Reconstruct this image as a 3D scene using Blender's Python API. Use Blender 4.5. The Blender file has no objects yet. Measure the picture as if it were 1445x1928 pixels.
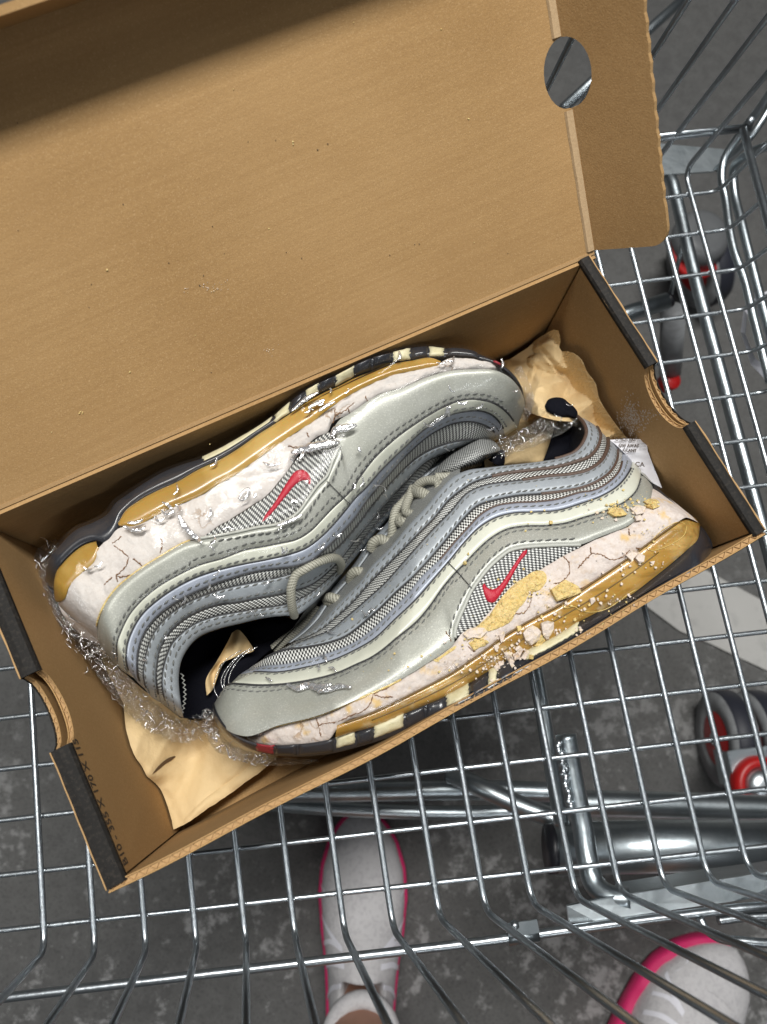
import bpy, math, random
import numpy as np
from mathutils import Vector, Matrix, noise, kdtree
from mathutils.geometry import tessellate_polygon
random.seed(7); rng = np.random.default_rng(7)
S = bpy.context.scene
COL = S.collection
# ------------------------------------------------------------------ camera (heights in metres above the basket floor wires)
RIM = 0.115                      # height of the shoe box
CAM = np.array([0.0, 0.0, RIM + 0.3597])
F, CX, CY = 1392.0, 722.5, 964.0
_d = np.array([-47.0, -326.0, -F]); _d /= np.linalg.norm(_d)
_up = -_d
_X = np.array([1, .118, 0.0]); _X -= _X.dot(_up) * _up; _X /= np.linalg.norm(_X)
_Y = np.cross(_up, _X)
R = np.array([_X, _Y, _up])
def ray(px, py):
    return R @ np.array([px - CX, -(py - CY), -F])
def at(px, py, z):
    r = ray(px, py); return CAM + r * ((z - CAM[2]) / r[2])
def proj(P):
    c = R.T @ (np.array(P) - CAM); return CX + F * c[0] / -c[2], CY - F * c[1] / -c[2]
cam = bpy.data.cameras.new('camera'); co = bpy.data.objects.new('camera', cam); COL.objects.link(co)
M = Matrix([[R[i][j] for j in range(3)] for i in range(3)]).to_4x4(); M.translation = Vector(CAM)
co.matrix_world = M
cam.sensor_fit = 'VERTICAL'; cam.sensor_height = 36.0; cam.lens = 36.0 * F / 1928
cam.clip_start = .01; cam.clip_end = 60
cam.dof.use_dof = True; cam.dof.focus_distance = .405; cam.dof.aperture_fstop = 8.5
S.camera = co
# ------------------------------------------------------------------ light of the hall: overhead key lamp plus three added fill lamps
W = bpy.data.worlds.new('World'); S.world = W; W.use_nodes = True
W.node_tree.nodes['Background'].inputs[0].default_value = (.92, .96, 1.0, 1)
W.node_tree.nodes['Background'].inputs[1].default_value = .045
S.view_settings.view_transform = 'Standard'; S.view_settings.look = 'None'; S.view_settings.gamma = 1; S.view_settings.exposure = 0
S.cycles.max_bounces = 8; S.cycles.transparent_max_bounces = 16
S.cycles.use_denoising = True
def lamp(loc, target, sx, sy, power, color=(1, 1, 1), yaw=0):
    l = bpy.data.lights.new('unseen_lamp', 'AREA'); l.shape = 'RECTANGLE'; l.size = sx; l.size_y = sy; l.energy = power; l.color = color
    o = bpy.data.objects.new('unseen_lamp', l); COL.objects.link(o)
    d = (Vector(target) - Vector(loc)).normalized()
    z = -d; x = Vector((math.cos(yaw), math.sin(yaw), 0)); x = (x - x.dot(z) * z).normalized(); y = z.cross(x)
    m = Matrix((x, y, z)).transposed().to_4x4(); m.translation = Vector(loc); o.matrix_world = m
    o['kind'] = 'structure'
    return o
YAW = math.radians(20.95)
lamp((.10, .62, 2.1), (0, .05, .1), 1.30, .30, 64, (1.0, .985, .95), YAW)
lamp((2.2, -.1, 2.1), (0, 0, .1), 1.25, .12, 2.5, (.93, .97, 1.0), YAW)  # weak fill from the right, an added unseen lamp
lamp((-2.0, -.5, 2.1), (0, 0, .1), 1.25, .12, 4, (.93, .97, 1.0), YAW)  # added fill from the left, no fixture in view
lamp((.5, -1.9, 2.1), (0, 0, .1), 1.25, .12, 8, (.93, .97, 1.0), YAW)  # added unseen fill that brightens slopes facing the front
# ------------------------------------------------------------------ object helpers
def props(o, label=None, cat=None, group=None, kind=None):
    for k, v in (('label', label), ('category', cat), ('group', group), ('kind', kind)):
        if v: o[k] = v
    return o
def thing(name, label, cat, loc=(0, 0, 0), rz=0, group=None):
    o = bpy.data.objects.new(name, None); COL.objects.link(o); o.empty_display_size = .02
    o.matrix_world = Matrix.Translation(Vector(loc)) @ Matrix.Rotation(rz, 4, 'Z')
    o.location = loc; o.rotation_euler = (0, 0, rz)
    o['_m'] = 1
    return props(o, label, cat, group)
TM = {}
def worldmat(o):
    m = Matrix.Translation(o.location) @ Matrix.Rotation(o.rotation_euler[2], 4, 'Z')
    return worldmat(o.parent) @ m if o.parent else m
def mk(name, V, Fc, mat, parent=None, uv=None, smooth=True, local=False, kind=None, label=None):
    """link one mesh; V in world coordinates unless local"""
    me = bpy.data.meshes.new(name)
    V = [tuple(map(float, v)) for v in V]
    if parent is not None and not local:
        inv = worldmat(parent).inverted(); V = [tuple(inv @ Vector(v)) for v in V]
    me.from_pydata(V, [], [tuple(map(int, f)) for f in Fc]); me.update()
    if uv is not None:
        ul = me.uv_layers.new(name='UVMap')
        li = np.empty(len(me.loops), dtype=np.int32); me.loops.foreach_get('vertex_index', li)
        ul.data.foreach_set('uv', np.asarray(uv, dtype=np.float32)[li].ravel())
    if smooth: me.polygons.foreach_set('use_smooth', [True] * len(me.polygons))
    for m_ in (mat if isinstance(mat, (list, tuple)) else [mat]): me.materials.append(m_)
    o = bpy.data.objects.new(name, me); COL.objects.link(o)
    if parent is not None: o.parent = parent
    if kind: o['kind'] = kind
    if label: o['label'] = label
    return o
class MB:
    def __init__(s): s.v = []; s.f = []; s.uv = []
    def add(s, V, Fc, uv=None):
        n = len(s.v); s.v += [tuple(v) for v in V]; s.f += [tuple(i + n for i in f) for f in Fc]
        s.uv += [tuple(u) for u in (uv if uv is not None else [(0, 0)] * len(V))]
        return s
    def build(s, name, mat, parent=None, **k): return mk(name, s.v, s.f, mat, parent, uv=s.uv, **k)
def box(x0, x1, y0, y1, z0, z1):
    V = [(x, y, z) for x in (x0, x1) for y in (y0, y1) for z in (z0, z1)]
    return V, [(0, 1, 3, 2), (4, 6, 7, 5), (0, 4, 5, 1), (2, 3, 7, 6), (0, 2, 6, 4), (1, 5, 7, 3)]
def catmull(P, n):
    """smooth curve through P, n samples evenly by arc length"""
    P = np.array(P, float)
    if len(P) == 2: return P[0] + (P[1] - P[0]) * np.linspace(0, 1, n)[:, None]
    Q = np.vstack([2 * P[0] - P[1], P, 2 * P[-1] - P[-2]]); out = []
    for i in range(1, len(Q) - 2):
        p0, p1, p2, p3 = Q[i - 1], Q[i], Q[i + 1], Q[i + 2]
        # centripetal-ish tension to avoid overshoot on uneven spacing
        d1 = np.linalg.norm(p1 - p0) + 1e-9; d2 = np.linalg.norm(p2 - p1) + 1e-9; d3 = np.linalg.norm(p3 - p2) + 1e-9
        m1 = ((p1 - p0) / d1 * d2 + (p2 - p1) / d2 * d1) / (d1 + d2) * d2
        m2 = ((p2 - p1) / d2 * d3 + (p3 - p2) / d3 * d2) / (d2 + d3) * d2
        for t in np.linspace(0, 1, 16, endpoint=False):
            out.append((2*t**3-3*t*t+1)*p1 + (t**3-2*t*t+t)*m1 + (-2*t**3+3*t*t)*p2 + (t**3-t*t)*m2)
    out.append(P[-1]); out = np.array(out)
    L = np.concatenate([[0], np.cumsum(np.linalg.norm(np.diff(out, axis=0), axis=1))])
    s = np.linspace(0, L[-1], n)
    return np.stack([np.interp(s, L, out[:, k]) for k in range(out.shape[1])], 1)
def tube_data(P, r, seg=10, caps=True, closed=False, flat=1.0):
    P = np.array(P, float); n = len(P); r = np.full(n, r) if np.isscalar(r) else np.array(r)
    T = np.gradient(P, axis=0); T /= np.linalg.norm(T, axis=1)[:, None] + 1e-12
    ref = np.array([0, 0, 1.0]) if abs(T[0][2]) < .9 else np.array([1.0, 0, 0])
    A = np.cross(T[0], ref); A /= np.linalg.norm(A); V = []; uv = []; s = 0
    for i in range(n):
        A = A - A.dot(T[i]) * T[i]; A /= np.linalg.norm(A); B = np.cross(T[i], A)
        if i: s += np.linalg.norm(P[i] - P[i-1])
        for k in range(seg):
            a = 2 * math.pi * k / seg
            V.append(P[i] + r[i] * (math.cos(a) * A + flat * math.sin(a) * B)); uv.append((s * 1000, k / seg * r[i] * 6283))
    Fc = [(i*seg+k, i*seg+(k+1) % seg, (i+1)*seg+(k+1) % seg, (i+1)*seg+k) for i in range(n-1) for k in range(seg)]
    if caps: Fc += [tuple(range(seg))[::-1], tuple((n-1)*seg+k for k in range(seg))]
    return V, Fc, uv
def tube(name, P, r, mat, parent=None, seg=10, **k):
    V, Fc, uv = tube_data(P, r, seg); o = mk(name, V, Fc, mat, parent, uv=uv, **k); return o
def extr(poly, z0, z1, frame=None):
    """extruded polygon; frame=(o,ex,ey,ez) maps (x,y,z) to world"""
    n = len(poly); V = [(x, y, z0) for x, y in poly] + [(x, y, z1) for x, y in poly]
    if frame:
        o, ex, ey, ez = [np.array(q, float) for q in frame]; V = [o + ex*x + ey*y + ez*z for x, y, z in V]
    tri = tessellate_polygon([[Vector((x, y, 0)) for x, y in poly]])
    Fc = [tuple(t)[::-1] for t in tri] + [tuple(i + n for i in t) for t in tri] + [(i, (i+1) % n, (i+1) % n + n, i + n) for i in range(n)]
    return V, Fc
# ------------------------------------------------------------------ materials
def mat(name, col, rough=.6, metal=0, noise_=None, bump=None, coat=0, spec=.5, sss=0, trans=0, extra=None):
    """noise_=(scale per metre, amount, second colour[, detail]); bump=(scale, strength, distance)"""
    m = bpy.data.materials.new(name); m.use_nodes = True; nt = m.node_tree; N = nt.nodes; L = nt.links
    b = N['Principled BSDF']; b.inputs['Base Color'].default_value = (*col, 1); b.inputs['Roughness'].default_value = rough
    b.inputs['Metallic'].default_value = metal; b.inputs['Coat Weight'].default_value = coat; b.inputs['Coat Roughness'].default_value = .08
    b.inputs['Specular IOR Level'].default_value = spec
    if sss: b.inputs['Subsurface Weight'].default_value = sss; b.inputs['Subsurface Scale'].default_value = .004
    if trans: b.inputs['Transmission Weight'].default_value = trans
    tc = N.new('ShaderNodeTexCoord')
    c = None
    for q in (noise_ if isinstance(noise_, list) else [noise_] if noise_ else []):
        n = N.new('ShaderNodeTexNoise'); n.inputs['Scale'].default_value = q[0]; n.inputs['Detail'].default_value = q[3] if len(q) > 3 else 4
        L.new(tc.outputs['Object'], n.inputs['Vector'])
        r = N.new('ShaderNodeMapRange'); lo, hi = (q[4] if len(q) > 4 else (.35, .65))
        r.inputs[1].default_value = lo; r.inputs[2].default_value = hi; r.inputs[4].default_value = q[1]
        L.new(n.outputs[0], r.inputs[0])
        x = N.new('ShaderNodeMix'); x.data_type = 'RGBA'; L.new(r.outputs[0], x.inputs[0])
        if c is None: x.inputs[6].default_value = (*col, 1)
        else: L.new(c, x.inputs[6])
        x.inputs[7].default_value = (*q[2], 1); c = x.outputs[2]
    if c is not None: L.new(c, b.inputs['Base Color'])
    if bump:
        h = None
        for sc, st, ds in (bump if isinstance(bump, list) else [bump]):
            n = N.new('ShaderNodeTexNoise'); n.inputs['Scale'].default_value = sc; n.inputs['Detail'].default_value = 5
            L.new(tc.outputs['Object'], n.inputs['Vector'])
            bp = N.new('ShaderNodeBump'); bp.inputs['Strength'].default_value = st; bp.inputs['Distance'].default_value = ds
            L.new(n.outputs[0], bp.inputs['Height'])
            if h: L.new(h, bp.inputs['Normal'])
            h = bp.outputs[0]
        L.new(h, b.inputs['Normal'])
    m['_c'] = 1
    if extra: extra(nt, b, tc, c)
    return m
def weave(name, pu, pv, light, dark, skew=0., rough=.4, metal=.3, thr=.0):
    """woven mesh: UV in millimetres"""
    m = bpy.data.materials.new(name); m.use_nodes = True; nt = m.node_tree; N = nt.nodes; L = nt.links
    b = N['Principled BSDF']; b.inputs['Roughness'].default_value = rough; b.inputs['Metallic'].default_value = metal
    uv = N.new('ShaderNodeTexCoord'); sp = N.new('ShaderNodeSeparateXYZ'); L.new(uv.outputs['UV'], sp.inputs[0])
    def mth(op, a, c=None, v=None):
        n = N.new('ShaderNodeMath'); n.operation = op
        for i, q in enumerate((a, c)):
            if q is None: continue
            if isinstance(q, (int, float)): n.inputs[i].default_value = q
            else: L.new(q, n.inputs[i])
        return n.outputs[0]
    nz = N.new('ShaderNodeTexNoise'); nz.inputs['Scale'].default_value = 300; L.new(uv.outputs['Object'], nz.inputs['Vector'])
    jit = mth('MULTIPLY', mth('SUBTRACT', nz.outputs[0], .5), .5)
    u = mth('ADD', mth('ADD', sp.outputs[0], jit), mth('MULTIPLY', sp.outputs[1], skew)); v = mth('ADD', sp.outputs[1], jit)
    su = mth('SINE', mth('MULTIPLY', u, 2*math.pi/pu)); sv = mth('SINE', mth('MULTIPLY', v, 2*math.pi/pv))
    pr = mth('ADD', mth('MULTIPLY', su, sv), thr)
    r = N.new('ShaderNodeMapRange'); r.inputs[1].default_value = -.25; r.inputs[2].default_value = .35; L.new(pr, r.inputs[0])
    x = N.new('ShaderNodeMix'); x.data_type = 'RGBA'; x.inputs[6].default_value = (*dark, 1); x.inputs[7].default_value = (*light, 1)
    L.new(r.outputs[0], x.inputs[0]); L.new(x.outputs[2], b.inputs['Base Color'])
    bp = N.new('ShaderNodeBump'); bp.inputs['Strength'].default_value = .6; bp.inputs['Distance'].default_value = .0002
    L.new(pr, bp.inputs['Height']); L.new(bp.outputs[0], b.inputs['Normal'])
    return m
KR = (.365, .222, .092)
def card_extra(nt, b, tc, c):
    N = nt.nodes; L = nt.links
    mp = N.new('ShaderNodeMapping'); mp.inputs['Scale'].default_value = (9, 520, 520)
    n = N.new('ShaderNodeTexNoise'); n.inputs['Scale'].default_value = 1; n.inputs['Detail'].default_value = 2
    L.new(tc.outputs['Object'], mp.inputs['Vector']); L.new(mp.outputs[0], n.inputs['Vector'])
    n3 = N.new('ShaderNodeTexNoise'); n3.inputs['Scale'].default_value = 14; n3.inputs['Detail'].default_value = 5; n3.inputs['Roughness'].default_value = .6; L.new(tc.outputs['Object'], n3.inputs['Vector'])
    ad = N.new('ShaderNodeMath'); ad.operation = 'MULTIPLY'; L.new(n.outputs[0], ad.inputs[0]); L.new(n3.outputs[0], ad.inputs[1])
    r = N.new('ShaderNodeMapRange'); r.inputs[1].default_value = .18; r.inputs[2].default_value = .34; r.inputs[3].default_value = .17; r.inputs[4].default_value = 0; L.new(ad.outputs[0], r.inputs[0])
    x = N.new('ShaderNodeMix'); x.data_type = 'RGBA'; L.new(r.outputs[0], x.inputs[0]); L.new(c, x.inputs[6]); x.inputs[7].default_value = (.25, .135, .048, 1)
    L.new(x.outputs[2], b.inputs['Base Color'])
m_card = mat('cardboard_inner', KR, .85, noise_=[(650, .6, (.30, .175, .072), 4), (1300, .5, (.55, .37, .19), 3, (.55, .68)), (9, .5, (.47, .30, .14), 2, (.3, .7)), (2600, .35, (.55, .36, .18), 2, (.55, .7))], bump=[(16, .35, .003), (1200, .3, .0005)], spec=.2, extra=card_extra)
m_card2 = mat('cardboard_edge', (.46, .29, .125), .9, noise_=[(1500, .5, (.34, .2, .09), 3)], bump=(1500, .5, .0005), spec=.2)
m_flute = mat('cardboard_flute', (.48, .31, .15), .9, noise_=(1500, .5, (.34, .2, .09)), spec=.2)
m_scuff = mat('cardboard_lining_strip', (.50, .36, .21), .85, noise_=[(700, .5, (.40, .27, .15), 4)], bump=(900, .3, .0004), spec=.2)
m_black = mat('black_printed_card', (.012, .011, .010), .62, spec=.2, noise_=[(500, .5, (.05, .042, .034), 5, (.5, .75)), (2500, .7, (.16, .12, .08), 3, (.68, .74))], bump=(800, .2, .0003))
m_ink = mat('stamp_ink', (.03, .022, .015), .8, noise_=(1800, .6, (.10, .06, .03)))
m_silver = mat('silver_leather', (.40, .407, .372), .42, .2, noise_=[(1500, .85, (.60, .61, .55), 2, (.56, .68)), (1100, .5, (.27, .28, .245), 3, (.58, .7)), (60, .35, (.29, .30, .25), 3)], bump=(1500, .3, .0003), coat=.1)
m_silver2 = mat('silver_leather_dim', (.23, .24, .215), .42, .25, noise_=[(3800, .6, (.42, .43, .39), 2, (.56, .66))], bump=(2600, .12, .0002))
m_cream = mat('pale_reflective_band', (.62, .63, .54), .32, .0, noise_=[(90, .4, (.46, .475, .40), 3), (2500, .3, (.62, .63, .55), 2)], bump=(600, .08, .0003), coat=.2)
m_blue = mat('bluish_grey_leather', (.37, .405, .48), .4, .15, noise_=[(120, .6, (.29, .32, .39), 4), (900, .4, (.46, .50, .57), 3, (.55, .7))], bump=(1500, .15, .0003))
m_gray = mat('grey_leather', (.32, .35, .38), .42, .15, noise_=[(140, .5, (.26, .285, .31), 4), (900, .4, (.42, .45, .48), 3, (.55, .7))], bump=(1500, .15, .0003))
m_pipe = mat('pale_piping', (.46, .47, .43), .5, noise_=(900, .4, (.36, .37, .33)))
m_stitch = mat('grey_thread', (.13, .135, .13), .6, noise_=(2500, .5, (.17, .17, .16)))
m_stitch_l = mat('light_thread', (.40, .41, .38), .6, noise_=(2500, .5, (.30, .30, .28)))
m_seam = mat('dark_seam', (.03, .03, .032), .7)
m_brown = mat('brown_stained_trim', (.10, .062, .045), .55, noise_=(700, .6, (.05, .03, .022)))
m_mesh = weave('silver_black_mesh', 2.3, 1.7, (.74, .75, .72), (.010, .011, .012), .35, metal=.05, thr=-.10)
m_mesh2 = weave('silver_black_rib_mesh', 1.9, 3.4, (.76, .77, .74), (.010, .010, .012), .2, metal=.05)
m_meshw = weave('window_mesh', 2.2, 2.3, (.68, .69, .66), (.014, .015, .017), .5, metal=.05, thr=-.16)
m_tong = weave('tongue_mesh', 1.5, 1.5, (.50, .51, .49), (.05, .052, .056), .0, metal=.2)
m_lace = weave('braided_lace', 1.5, 1.5, (.44, .43, .36), (.12, .115, .085), .6, rough=.55, metal=.1, thr=.3)
m_red = mat('red_embroidery', (.50, .010, .035), .5, noise_=[(2500, .5, (.30, .004, .02), 3)], bump=(2500, .5, .0004))
m_navy = mat('navy_lining', (.007, .0075, .011), .95, spec=.03, noise_=(1500, .4, (.012, .012, .016)), bump=(1500, .3, .0003))
m_rub = mat('black_rubber', (.020, .022, .028), .3, noise_=[(2200, .55, (.20, .19, .18), 4, (.66, .74)), (80, .6, (.032, .033, .04), 3)], bump=(500, .1, .0003), coat=.25)
m_crm = mat('yellowed_rubber', (.62, .57, .36), .55, noise_=[(250, .6, (.72, .68, .50), 5), (1800, .5, (.45, .38, .18), 3, (.6, .7))], bump=[(500, .5, .0008)])
m_redr = mat('red_rubber', (.32, .02, .035), .4, noise_=(900, .5, (.2, .02, .03)))
def foam_extra(nt, b, tc, c):
    N = nt.nodes; L = nt.links
    v = N.new('ShaderNodeTexVoronoi'); v.feature = 'DISTANCE_TO_EDGE'; v.inputs['Scale'].default_value = 75
    n = N.new('ShaderNodeTexNoise'); n.inputs['Scale'].default_value = 120; n.inputs['Detail'].default_value = 6
    L.new(tc.outputs['Object'], n.inputs['Vector'])
    mx = N.new('ShaderNodeMix'); mx.data_type = 'VECTOR'; mx.inputs[0].default_value = .018
    L.new(tc.outputs['Object'], mx.inputs[4]); L.new(n.outputs['Color'], mx.inputs[5]); L.new(mx.outputs[1], v.inputs['Vector'])
    n2 = N.new('ShaderNodeTexNoise'); n2.inputs['Scale'].default_value = 35; L.new(tc.outputs['Object'], n2.inputs['Vector'])
    r = N.new('ShaderNodeMapRange'); r.inputs[1].default_value = .012; r.inputs[2].default_value = .035; r.inputs[3].default_value = 1; r.inputs[4].default_value = 0
    L.new(v.outputs['Distance'], r.inputs[0])
    r2 = N.new('ShaderNodeMapRange'); r2.inputs[1].default_value = .58; r2.inputs[2].default_value = .70; L.new(n2.outputs[0], r2.inputs[0])
    mu = N.new('ShaderNodeMath'); mu.operation = 'MULTIPLY'; L.new(r.outputs[0], mu.inputs[0]); L.new(r2.outputs[0], mu.inputs[1])
    x = N.new('ShaderNodeMix'); x.data_type = 'RGBA'; L.new(mu.outputs[0], x.inputs[0]); L.new(c, x.inputs[6]); x.inputs[7].default_value = (.40, .26, .15, 1)
    L.new(x.outputs[2], b.inputs['Base Color'])
    bp = N.new('ShaderNodeBump'); bp.inputs['Strength'].default_value = .6; bp.inputs['Distance'].default_value = .001; bp.invert = True
    L.new(mu.outputs[0], bp.inputs['Height']); o = b.inputs['Normal'].links[0].from_socket; L.new(o, bp.inputs['Normal']); L.new(bp.outputs[0], b.inputs['Normal'])
m_foam = mat('cracked_white_foam', (.62, .545, .50), .85, noise_=[(45, .6, (.50, .42, .37), 5), (260, .4, (.50, .38, .27), 6, (.52, .66)), (700, .45, (.72, .67, .63), 4), (110, .8, (.66, .44, .15), 6, (.56, .68))], bump=[(90, .6, .002), (380, .6, .0012)], spec=.15, extra=foam_extra)
m_foamw = mat('wrapped_white_foam', (.60, .555, .52), .75, noise_=[(50, .6, (.47, .43, .41), 5), (700, .35, (.70, .68, .66), 4), (1500, .6, (.40, .33, .28), 3, (.66, .72))], bump=[(55, .6, .0025), (500, .5, .0008)], spec=.2, extra=foam_extra)
m_yel = mat('yellow_crumbled_foam', (.74, .56, .23), .9, noise_=[(300, .6, (.80, .66, .36), 5), (900, .5, (.50, .32, .09), 4)], bump=[(250, .8, .003), (1100, .7, .001)], spec=.15, sss=.1)
m_flk = mat('pale_foam_flake', (.66, .57, .50), .9, noise_=[(400, .6, (.70, .55, .30), 4, (.5, .65))], bump=[(700, .6, .001)], spec=.15)
def air_extra(nt, b, tc, c):
    N = nt.nodes; L = nt.links
    mp = N.new('ShaderNodeMapping'); mp.inputs['Scale'].default_value = (12, 260, 260)
    mp.inputs['Rotation'].default_value = (0, 0, -YAW - .12)
    n = N.new('ShaderNodeTexNoise'); n.inputs['Scale'].default_value = 1; n.inputs['Detail'].default_value = 4
    L.new(tc.outputs['Object'], mp.inputs['Vector']); L.new(mp.outputs[0], n.inputs['Vector'])
    r = N.new('ShaderNodeMapRange'); r.inputs[1].default_value = .45; r.inputs[2].default_value = .7; r.inputs[4].default_value = .55; L.new(n.outputs[0], r.inputs[0])
    x = N.new('ShaderNodeMix'); x.data_type = 'RGBA'; L.new(r.outputs[0], x.inputs[0]); L.new(c, x.inputs[6]); x.inputs[7].default_value = (.14, .075, .012, 1)
    L.new(x.outputs[2], b.inputs['Base Color'])
m_air = mat('amber_air_unit', (.50, .285, .06), .3, noise_=[(16, .9, (.36, .19, .03), 4), (30, .7, (.68, .46, .17), 5, (.50, .66)), (140, .5, (.66, .55, .34), 5, (.58, .68)), (2500, .5, (.65, .55, .35), 3, (.66, .72))], bump=[(60, .15, .001), (1500, .1, .0003)], coat=.5, sss=.3, trans=.12, extra=air_extra)
m_airb = mat('amber_air_unit_wrapped', (.47, .28, .06), .32, noise_=[(16, .9, (.34, .20, .035), 4), (30, .6, (.60, .42, .14), 5, (.50, .66))], bump=[(60, .1, .001)], coat=.4, sss=.3, trans=.08)
m_paper = mat('kraft_tissue_paper', (.68, .51, .28), .72, noise_=[(60, .5, (.60, .43, .21), 4), (1500, .3, (.66, .50, .28), 2)], bump=[(45, .5, .004), (160, .35, .0015), (600, .2, .0005)], spec=.3)
m_white = mat('white_paper', (.68, .68, .72), .7, bump=[(150, .4, .002)], noise_=(60, .3, (.60, .60, .65)))
m_zinc = mat('zinc_plated_wire', (.52, .56, .59), .34, 1, noise_=[(60, .5, (.38, .42, .46), 4), (500, .5, (.58, .62, .64), 4)], bump=[(300, .3, .0006)])
m_zinc2 = mat('galvanised_steel', (.50, .55, .58), .34, 1, noise_=[(40, .6, (.26, .31, .34), 4), (400, .4, (.5, .55, .57), 4)], bump=[(120, .2, .001)])
m_dkpl = mat('black_plastic_cap', (.012, .012, .016), .4)
m_tyre = mat('grey_tyre', (.26, .27, .28), .6, noise_=(80, .4, (.10, .10, .105)))
m_tyreb = mat('black_tyre', (.018, .02, .03), .55)
m_hubr = mat('red_hub_plastic', (.40, .010, .010), .4)
m_wpl = mat('white_plastic', (.62, .62, .68), .4)
m_wmesh = mat('white_knit', (.56, .55, .56), .8, noise_=[(260, .5, (.40, .39, .41), 3, (.5, .6)), (25, .4, (.50, .49, .50), 3)], bump=[(300, .5, .0015)])
m_wtape = mat('white_overlay', (.74, .74, .80), .5)
m_pink = mat('pink_sole', (.70, .03, .16), .55, noise_=(60, .3, (.6, .02, .12)))
m_skin = mat('skin', (.36, .19, .13), .55, noise_=[(90, .4, (.30, .15, .10), 4)], bump=(900, .2, .0005), sss=.1)
# ------------------------------------------------------------------ concrete floor with a worn painted band
FZ = -.42
def floor_extra(nt, b, tc, c):
    N = nt.nodes; L = nt.links
    n = N.new('ShaderNodeTexNoise'); n.inputs['Scale'].default_value = 7; n.inputs['Detail'].default_value = 9; n.inputs['Roughness'].default_value = .72
    n2 = N.new('ShaderNodeTexNoise'); n2.inputs['Scale'].default_value = 55; n2.inputs['Detail'].default_value = 9; n2.inputs['Roughness'].default_value = .8
    L.new(tc.outputs['Object'], n.inputs['Vector']); L.new(tc.outputs['Object'], n2.inputs['Vector'])
    mu = N.new('ShaderNodeMath'); mu.operation = 'MULTIPLY'; L.new(n.outputs[0], mu.inputs[0]); L.new(n2.outputs[0], mu.inputs[1])
    sy = N.new('ShaderNodeSeparateXYZ'); L.new(tc.outputs['Object'], sy.inputs[0])
    my = N.new('ShaderNodeMapRange'); my.inputs[1].default_value = .22; my.inputs[2].default_value = -.22; L.new(sy.outputs[1], my.inputs[0])
    r = N.new('ShaderNodeMapRange'); r.inputs[1].default_value = .275; r.inputs[2].default_value = .33; r.inputs[4].default_value = .55; L.new(mu.outputs[0], r.inputs[0])
    mm = N.new('ShaderNodeMath'); mm.operation = 'MULTIPLY'; L.new(r.outputs[0], mm.inputs[0]); L.new(my.outputs[0], mm.inputs[1])
    x = N.new('ShaderNodeMix'); x.data_type = 'RGBA'; L.new(mm.outputs[0], x.inputs[0]); L.new(c, x.inputs[6]); x.inputs[7].default_value = (.40, .40, .40, 1)
    L.new(x.outputs[2], b.inputs['Base Color'])
m_floor = mat('worn_concrete', (.098, .097, .094), .75, noise_=[(3, .6, (.065, .065, .066), 6), (60, .5, (.12, .12, .118), 5), (420, .7, (.055, .055, .055), 4, (.52, .66)), (700, .6, (.17, .17, .165), 3, (.6, .7))], bump=[(120, .3, .002)], spec=.3, extra=floor_extra)
m_mark = mat('worn_white_floor_paint', (.42, .415, .40), .7, noise_=[(9, .4, (.36, .355, .34), 5), (60, .5, (.30, .30, .29), 5, (.55, .7))], bump=[(120, .2, .001)])
V = [(-12, -12, FZ), (12, -12, FZ), (12, 12, FZ), (-12, 12, FZ)]
mk('concrete_floor', V, [(0, 1, 2, 3)], m_floor, smooth=False, kind='structure')
pl = [at(*p_, FZ + .004) for p_ in ((1130, 1105), (1216, 1140), (1280, 1188), (1340, 1213), (1394, 1239), (1500, 1288), (1700, 1385), (1700, 1262), (1500, 1165), (1394, 1108), (1300, 1058), (1180, 1000), (1060, 1060))]
mk('painted_floor_band', pl, [tuple(range(len(pl)))], m_mark, smooth=False, kind='structure')
# ------------------------------------------------------------------ shopping cart
cart = thing('shopping_cart', 'zinc wire shopping cart with grid basket and red-hubbed casters', 'shopping cart', (0, 0, FZ))
ZC, ZR = -.0019, -.0046
VPB = np.array([-288.0, -5313.0])
def colpt(bx, by, y):
    d = VPB - np.array([bx, by]); t = (y - by) / d[1]; return bx + d[0] * t, y
bends = [(-108, 1797), (-12, 1797), (85, 1797), (180, 1802), (276, 1796), (371, 1790), (464, 1784), (557, 1776), (650, 1766), (741, 1756), (828, 1734), (915, 1722), (1002, 1708), (1085, 1697), (1168, 1687), (1251, 1677), (1334, 1664), (1410, 1649), (1487, 1637), (1568, 1620), (1648, 1605)]
def updir(vx, vy):
    d = ray(vx, vy); d = -d / np.linalg.norm(d); return d if d[2] > 0 else -d
UF = updir(465, 1376); UB = updir(490, 1262); UR = updir(632, 1057)
COLS = []; ROWS = []
for i, (bx, by) in enumerate(bends):
    b = at(bx, by - 6, ZC); tx, ty = colpt(bx, by, 322 if i > 18 else 330 - 6 * (20 - i) * .2)
    t = at(tx, ty, ZC)
    dn = (t - b) / np.linalg.norm(t - b)
    # rounded bends into the front and rear basket sides
    def bend(p, din, dout, r=.012):
        a = p - din * r; c = p + dout * r
        return [a * (1 - s) ** 2 + p * 2 * s * (1 - s) + c * s * s for s in (0, .2, .4, .6, .8, 1)]
    P = [b + UF * .27] + bend(b, -UF, dn)[0:] + list(bend(t, dn, UB)) + [t + UB * .27]
    COLS.append((b, t)); tube('grid_wire', P, .00190, m_zinc, cart, 10)
rows = [(1093, 1445), (1189, 1445), (1285, 1445), (1381, 1445), (1485, 1445), (1593, 1445)]
lefts = [1260, 1353, 1449, 1545, 1648.5, 1752]
def rightend(py):   # basket's right wall foot
    return np.interp(py, [350, 431, 507, 582, 662, 730, 818, 905, 1000, 1600], [1352, 1372, 1392, 1404, 1418, 1442, 1462, 1480, 1500, 1640])
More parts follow.
